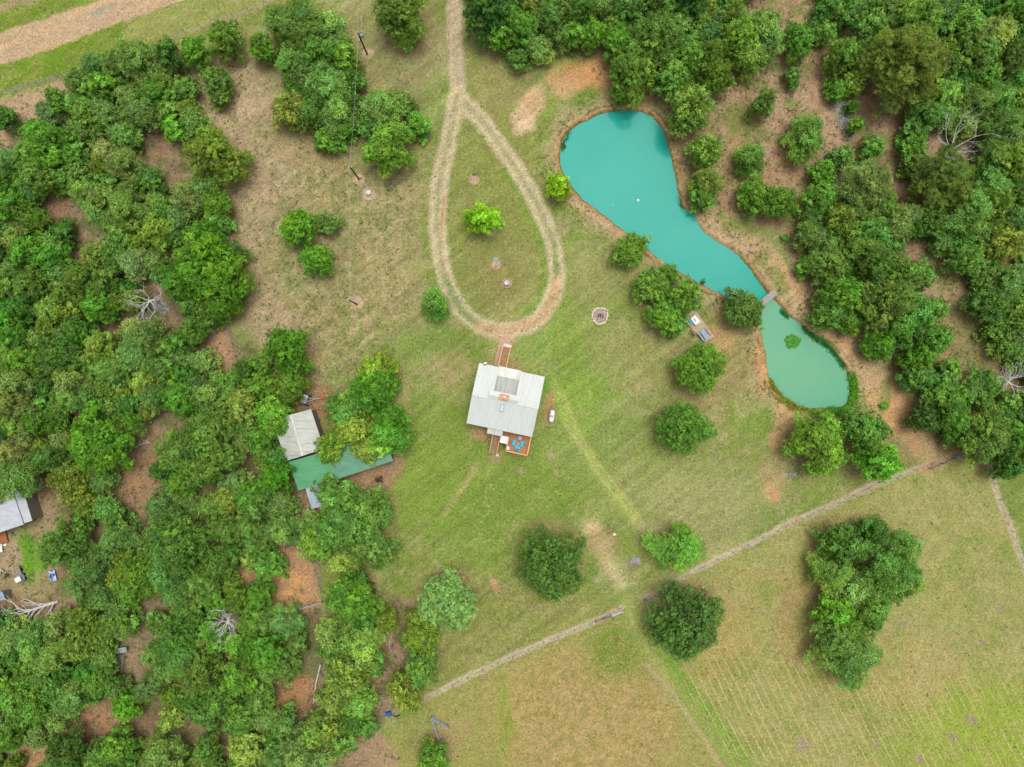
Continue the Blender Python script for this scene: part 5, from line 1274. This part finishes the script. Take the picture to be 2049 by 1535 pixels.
# tall white pole and short pole at the bank
def pole(u, v, h, r, m, label, name='pole'):
    t = empty(name, P(u, v), 0, label, 'pole'); MB().tube([(0, 0, -.3), (0, 0, h)], [r, r * .75], 8).build('shaft', m, t); return t
t = pole(1204, 449, 13.2, .045, WHITE, 'tall thin white pole on the left bank of the turquoise pond'); MB().lathe((0, 0, 13.2), [(.07, 0), (.09, .06), (.03, .14)], 8).build('finial', WHITE, t); MB().box(0, 0, .05, .4, .4, .2).build('base', CONC, t)
t = pole(1213, 459, 3.4, .05, WHITE, 'short white pole beside the tall pond-bank pole'); MB().box(0, 0, 3.4, .16, .16, .14).build('cap', WHITE, t)
# floating bird / float on pond
x, y, _ = P(1277, 401, -.4); t = empty('pond_float', (x, y, -.5), .4, 'small white float drifting on the turquoise pond', 'float'); MB().lathe((0, 0, -.05), [(.1, 0), (.26, .06), (.28, .12), (.2, .22), (.06, .27)], 14).build('body', WHITE, t, True); MB().tube([(0, 0, .2), (.05, 0, .42)], [.03, .02], 6).build('stem', STEEL, t)

# ------------------------------------------------------------------ fire pit
x, y, _ = P(1200.5, 632); fp = empty('fire_pit', (x, y, 0), 0, 'round fire pit ringed with whitish stones on the lawn', 'fire pit')
r_ = random.Random(8)
mb = MB(); nn = 40; mb.add([(0, 0, .12)] + [(1.32 * math.cos(k * 6.283 / nn), 1.42 * math.sin(k * 6.283 / nn), .09) for k in range(nn)], [(0, k + 1, (k + 1) % nn + 1) for k in range(nn)]); mb.build('ash_bed', ASH, fp)
for k in range(30):
    th = k * 6.283 / 30; ra = 1.42 + r_.uniform(-.1, .1) + .07 * math.sin(3 * th); s_ = r_.uniform(.14, .22)
    st = MB(); cxs, cys = ra * math.cos(th), ra * 1.05 * math.sin(th)
    st.lathe((cxs, cys, .0), [(s_ * .8, 0), (s_, .1), (s_ * .85, .2), (s_ * .4, .26)], 7); st.build('stone', STONEW, fp)
mb = MB()
for k in range(7): a_ = r_.uniform(0, 3.14); q_ = r_.uniform(0, .7); mb.tube([(q_ * math.cos(k) - .35 * math.cos(a_), q_ * math.sin(k) - .35 * math.sin(a_), .16), (q_ * math.cos(k) + .35 * math.cos(a_), q_ * math.sin(k) + .35 * math.sin(a_), .24)], [.05, .04], 6)
mb.build('charred_logs', RUST, fp)

# ------------------------------------------------------------------ garden beds in and near the loop
def ring(u, v, r, m, label):
    mb = MB(); r_ = random.Random(int(u)); n_ = int(r * 2 * math.pi / .28)
    for k in range(n_): th = k * 6.283 / n_; mb.box(r * math.cos(th), r * math.sin(th), .1, .22, .13, .14, rz=th + 1.57 + r_.uniform(-.1, .1))
    return tag(mb.build('bed_edging', m, None, loc=P(u, v)), label, 'bed edging')
ring(948, 360, .88, PAVER, 'ring of pinkish edging blocks round the flagpole bed'); ring(993, 530, .82, PAVER, 'ring of pinkish edging blocks round the birdhouse bed')
ring(1015, 567, .8, PAVER, 'ring of pinkish edging blocks round the urn bed'); ring(738, 389, 1.12, PAVER, 'ring of pinkish edging blocks round the well cover'); ring(980, 464, 1.05, PAVER, 'ring of edging blocks round the loop tree trunk')
# flag
t = empty('flagpole', P(947.5, 362), 0, 'small flagpole with red and white striped flag in the loop', 'flagpole'); MB().tube([(0, 0, -.2), (0, 0, 3.9)], [.035, .025], 8).build('shaft', STEEL, t)
fs = MB(); fb = MB(); fw = MB()
for k in range(13):
    z0 = 2.9 + k * .065
    for i in range(8):
        if k >= 6 and i < 3: continue
        x0_, x1_ = i * .15, (i + 1) * .15; f_ = lambda x: .10 * math.sin(x * 7) + x * .35
        (fs if k % 2 == 0 else fw).add([(x0_, f_(x0_), z0 - x0_ * .35), (x1_, f_(x1_), z0 - x1_ * .35), (x1_, f_(x1_) + .012, z0 + .065 - x1_ * .35), (x0_, f_(x0_) + .012, z0 + .065 - x0_ * .35)], [(0, 1, 2, 3)])
for i in range(3):
    x0_, x1_ = i * .15, (i + 1) * .15; fb.add([(x0_, f_(x0_), 3.29 - x0_ * .35), (x1_, f_(x1_), 3.29 - x1_ * .35), (x1_, f_(x1_) + .012, 3.745 - x1_ * .35), (x0_, f_(x0_) + .012, 3.745 - x0_ * .35)], [(0, 1, 2, 3)])
f1 = fs.build('flag', RED, t); fw.build('white_stripes', WHITE, f1); fb.build('blue_canton', mat('navy_cloth', A(40, 50, 110), .8), f1)
# birdhouse on pole
t = empty('birdhouse', P(993.4, 530), 0, 'white birdhouse with pale blue roof on a pole inside the loop', 'birdhouse'); MB().tube([(0, 0, -.2), (0, 0, 4.6)], [.05, .04], 8).build('pole', STEEL, t)
b1 = MB().box(0, 0, 4.85, .5, .5, .45).build('box', WHITE, t); g_ = MB(); g_.slab([(-.34, -.34, 5.05), (.34, -.34, 5.05), (.34, 0, 5.25), (-.34, 0, 5.25)], .03); g_.slab([(-.34, 0.001, 5.25), (.34, 0.001, 5.25), (.34, .34, 5.05), (-.34, .34, 5.05)], .03); g_.build('roof', BLUEG, t)
for s in (-1, 1): MB().tube([(s * .12, -.262, 4.85), (s * .12, -.25, 4.85)], [.045, .045], 10).build('hole', BLACK, b1)
MB().box(0, 0, .12, .2, .2, .2).build('base', WHITE, t)
# urn
t = empty('stone_birdbath', P(1014, 567), 0, 'pale round stone birdbath inside the loop near the house', 'birdbath'); MB().lathe((0, 0, 0), [(.3, 0), (.3, .08), (.14, .16), (.12, .62), (.2, .7)], 16).build('pedestal', CONC, t, True); MB().lathe((0, 0, .7), [(.2, 0), (.42, .1), (.45, .16), (.4, .16), (.2, .08), (.02, .06)], 20).build('basin', STEEL, t, True)
t = empty('well_cover', P(738, 386.5), 0, 'round grey well cover in a ringed bed near the second pole', 'well cover'); MB().lathe((0, 0, 0), [(.42, -.1), (.42, .4), (.46, .42), (.46, .5), (.1, .54)], 20).build('casing', CONC, t); MB().lathe((0, 0, .5), [(.4, 0.045), (.4, .075), (.05, .09)], 20).build('lid', STEEL, t)
# septic lids and small yard bits
t = MB().box(0, 0, .14, .5, .42, .2).box(0, 0, .26, .3, .25, .05).build('stone_block', STONEW, None, loc=P(1229, 1069), rz=.2); tag(t, 'small white stone block right of the timber swing frame', 'stone')
# timber swing frame
a = Vector(P(1173, 1083, 2.1)); b_ = Vector(P(1223, 1060, 2.1)); mid = (a + b_) / 2; d = b_ - a; L = d.length
t = empty('swing_frame', (mid.x, mid.y, 0), math.atan2(d.y, d.x), 'old timber swing frame with one long beam on the lower lawn', 'swing frame')
FRW = mat('sunbleached_beam', A(186, 156, 104), .85, A(150, 124, 84), 4)
MB().bar((-L / 2 - .2, 0, 2.1), (L / 2 + .2, 0, 2.1), .15, .15).build('beam', FRW, t)
for s in (-1, 1):
    for q_ in (-1, 1): MB().bar((s * L / 2, q_ * .75, -.1), (s * L / 2, q_ * .05, 2.1), .11).build('leg', SHEDW, t)

# ------------------------------------------------------------------ utility poles and wires
def upole(u, v, h, label, tr=False):
    t = empty('utility_pole', P(u, v), 0, label, 'utility pole', None); MB().tube([(0, 0, -.6), (0, 0, h)], [.155, .11], 10).build('shaft', POLE, t)
    MB().tube([(0, 0, h), (0, 0, h + .22)], [.06, .05], 8).build('insulator', STEEL, t)
    if tr:
        c_ = empty('transformer', (.42, .05, h - 1.6)); c_.parent = t
        MB().lathe((0, 0, 0), [(.27, 0), (.28, .05), (.28, .8), (.24, .9), (.1, .96)], 16).build('can', STEEL, c_, True); MB().tube([(0.05, 0, .9), (.05, 0, 1.2)], [.05, .03], 8).build('bushing', WHITE, c_)
        MB().box(.2, .2, h - .6, .7, .08, .08, rz=.4).build('crossarm', POLE, t); MB().box(-.22, -.15, h - 2.4, .2, .2, .4).build('meter_box', STEEL, t)
    return t
upole(735, 109, 7.6, 'dark utility pole with grey transformer can near the driveway', True)
t = upole(718.5, 358.5, 7.0, 'dark utility pole with steel bracket right of the sandy clearing'); MB().bar((-.35, -.1, 6.6), (.35, .1, 6.6), .08).build('bracket', STEEL, t)
upole(714.5, 609, 6.0, 'short dark utility pole in bare soil left of the loop')
def wire(pts, label, r=.018, m=None):
    mb = MB(); P3 = []
    for a, b_, sag in pts:
        a = Vector(a); b_ = Vector(b_)
        for i in range(17): s = i / 16; p = a.lerp(b_, s); p.z -= sag * 4 * s * (1 - s); P3.append(p)
        mb.tube(P3[-17:], r, 5)
    return tag(mb.build('power_line', m or STEEL), label, 'power line')
T1 = Vector(P(735, 109)) + Vector((0, 0, 7.7)); T2 = Vector(P(718.5, 358.5)) + Vector((0, 0, 7.0)); T3 = Vector(P(714.5, 609)) + Vector((0, 0, 6.0))
wire([(T1 + Vector((.1, 0, 0)), T2, .5)], 'power line strung between the transformer pole and second pole', .014)
wire([(T2, T3, .5)], 'power line strung between the second pole and short pole', .014)
wire([(T1, T1 + Vector((.3, 42, .4)), .5)], 'left power line running from transformer pole out of the top edge', .02)
wire([(T1 + Vector((.55, .1, -.6)), T1 + Vector((.9, 42, .2)), .6)], 'right power line running from transformer pole out of the top edge', .02)

# ------------------------------------------------------------------ fences and gates
def fence(pts, label, sp=3.0, h=1.25, m=None, wires=4, pr=.042):
    m = m or WOODG; pts = smooth_line(pts, 1); P3 = [Vector(P(*p)) for p in pts]; o = P3[0].copy()
    t = empty('wire_fence', (o.x, o.y, 0), 0, label, 'fence'); posts = []; acc = 0; posts.append(P3[0])
    for a, b_ in zip(P3[:-1], P3[1:]):
        L = (b_ - a).length; s = sp - acc
        while s < L: posts.append(a.lerp(b_, s / L)); s += sp
        acc = L - (s - sp)
    for i, p in enumerate(posts[:100]):
        q_ = p - o; r_ = random.Random(i); lx, ly = r_.uniform(-.05, .05), r_.uniform(-.05, .05)
        MB().tube([(q_.x, q_.y, -.3), (q_.x + lx, q_.y + ly, h + r_.uniform(-.06, .1))], [pr, pr * .85], 7).build('post', m, t)
    mb = MB()
    for k in range(wires):
        z = h * (k + .8) / wires * .95
        for a, b_ in zip(P3[:-1], P3[1:]): mb.tube([a - o + Vector((0, 0, z)), b_ - o + Vector((0, 0, z))], .006, 4, False)
    mb.build('wires', STEEL, t); return t
fence(F1, 'wire fence along the worn strip left of the open gate'); fence(F2, 'long wire fence climbing right from the open gate'); fence(F3, 'wire fence down the right edge beside the mown field')
fence([(0,192),(60,174),(130,152)], 'wire fence below the dirt road at the left edge'); fence([(340,77),(430,46),(520,14),(570,-6)], 'wire fence along the roadside above the left clearing')
fence([(628,1125),(638,1160),(648,1203)], 'dark wire fence at the right of the sandy pen', 1.4, 1.3, SHEDW); fence([(742,1455),(756,1490),(771,1520),(790,1560)], 'wire fence down the pens at the bottom edge', 1.6, 1.2)
fence([(455,640),(468,690),(476,740),(484,790)], 'old wire fence at the edge of the left woods', 2.2); fence([(735,1447),(755,1440),(772,1431)], 'short dark fence running to the blue barrel', 1.2, 1.2, SHEDW)
def rails(u0, v0, u1, v1, label, m, n_=2, h=1.25, w=.09, name='rail_brace', cat='fence brace'):
    a = Vector(P(u0, v0)); b_ = Vector(P(u1, v1)); t = empty(name, (a.x, a.y, 0), 0, label, cat); d = b_ - a
    for k in range(n_): z = h * (k + 1) / n_ - .1; MB().bar((0, 0, z), (d.x, d.y, z), w, w).build('rail', m, t)
    for s in (0, .5, 1): MB().tube([(d.x * s, d.y * s, -.3), (d.x * s, d.y * s, h + .05)], [.085, .075], 8).build('post', m, t)
rails(1191, 1241, 1222, 1230, 'dark timber brace at the end of the left fence', SHEDW); rails(1222, 1230, 1245, 1221, 'short white metal panel beside the track opening', WHITE, 4, 1.2, .05)
rails(1291, 1200, 1345, 1173, 'dark timber brace at the start of the long fence', SHEDW); rails(597, 1217, 646, 1203, 'pale rail closing the lower side of the sandy pen', STEEL, 2, 1.1, .12)
rails(1858, 937, 1904, 917, 'dark timber brace leading to the metal field gate', SHEDW)
def gate(u0, v0, u1, v1, label, m):
    a = Vector(P(u0, v0)); b_ = Vector(P(u1, v1)); d = b_ - a; L = d.length; t = empty('farm_gate', (a.x, a.y, 0), math.atan2(d.y, d.x), label, 'gate')
    fr = MB(); [fr.tube([(0, 0, z), (L, 0, z)], .03, 6) for z in (.2, .45, .7, .95, 1.25)]; [fr.tube([(x_, 0, .2), (x_, 0, 1.25)], .03, 6) for x_ in (0, L / 2, L)]; fr.build('gate_frame', m, t)
    fr = MB(); fr.tube([(0, 0, .2), (L, 0, 1.25)], .02, 6); fr.build('brace', m, t); MB().tube([(-.12, 0, -.3), (-.12, 0, 1.5)], [.09, .08], 8).build('hinge_post', SHEDW, t)
gate(1290, 1199, 1307, 1244, 'open white farm gate beside the large dark round oak', WHITE); gate(1906, 916, 1940, 902, 'grey metal field gate below the lower right woods', BLUEG)
# bottom: blue barrel, metal panels, trough
t = empty('blue_barrel', P(777.5, 1429, .5)[:2] + (0,), R(15), 'bright blue barrel lying by the pens at the bottom', 'barrel'); MB().tube([(-.5, 0, .36), (-.48, 0, .36), (.48, 0, .36), (.5, 0, .36)], [.28, .36, .36, .28], 18).build('body', BLUE, t)
for s in (-.2, .2): MB().tube([(s - .02, 0, .36), (s + .02, 0, .36)], [.375, .375], 18).build('hoop', BLUE, t)
t = MB(); t.tube([(-.7, .1, .15), (-.3, -.1, .2), (.2, -.12, .2), (.7, .12, .15)], [.09, .1, .1, .08], 8); tag(t.build('black_hose', BLACK, None, loc=P(793, 1431)), 'curved black hose right of the blue barrel', 'hose')
rails(865, 1431, 899, 1452, 'upper grey livestock panel forming a V in the lower field', STEEL, 5, 1.4, .07, 'livestock_panel', 'panel'); rails(864, 1433, 886, 1492, 'lower grey livestock panel forming a V in the lower field', STEEL, 5, 1.4, .07, 'livestock_panel', 'panel')
rails(772, 1508, 799, 1515, 'thin dark rail between the pens and bottom tree', SHEDW, 1, 1.0)
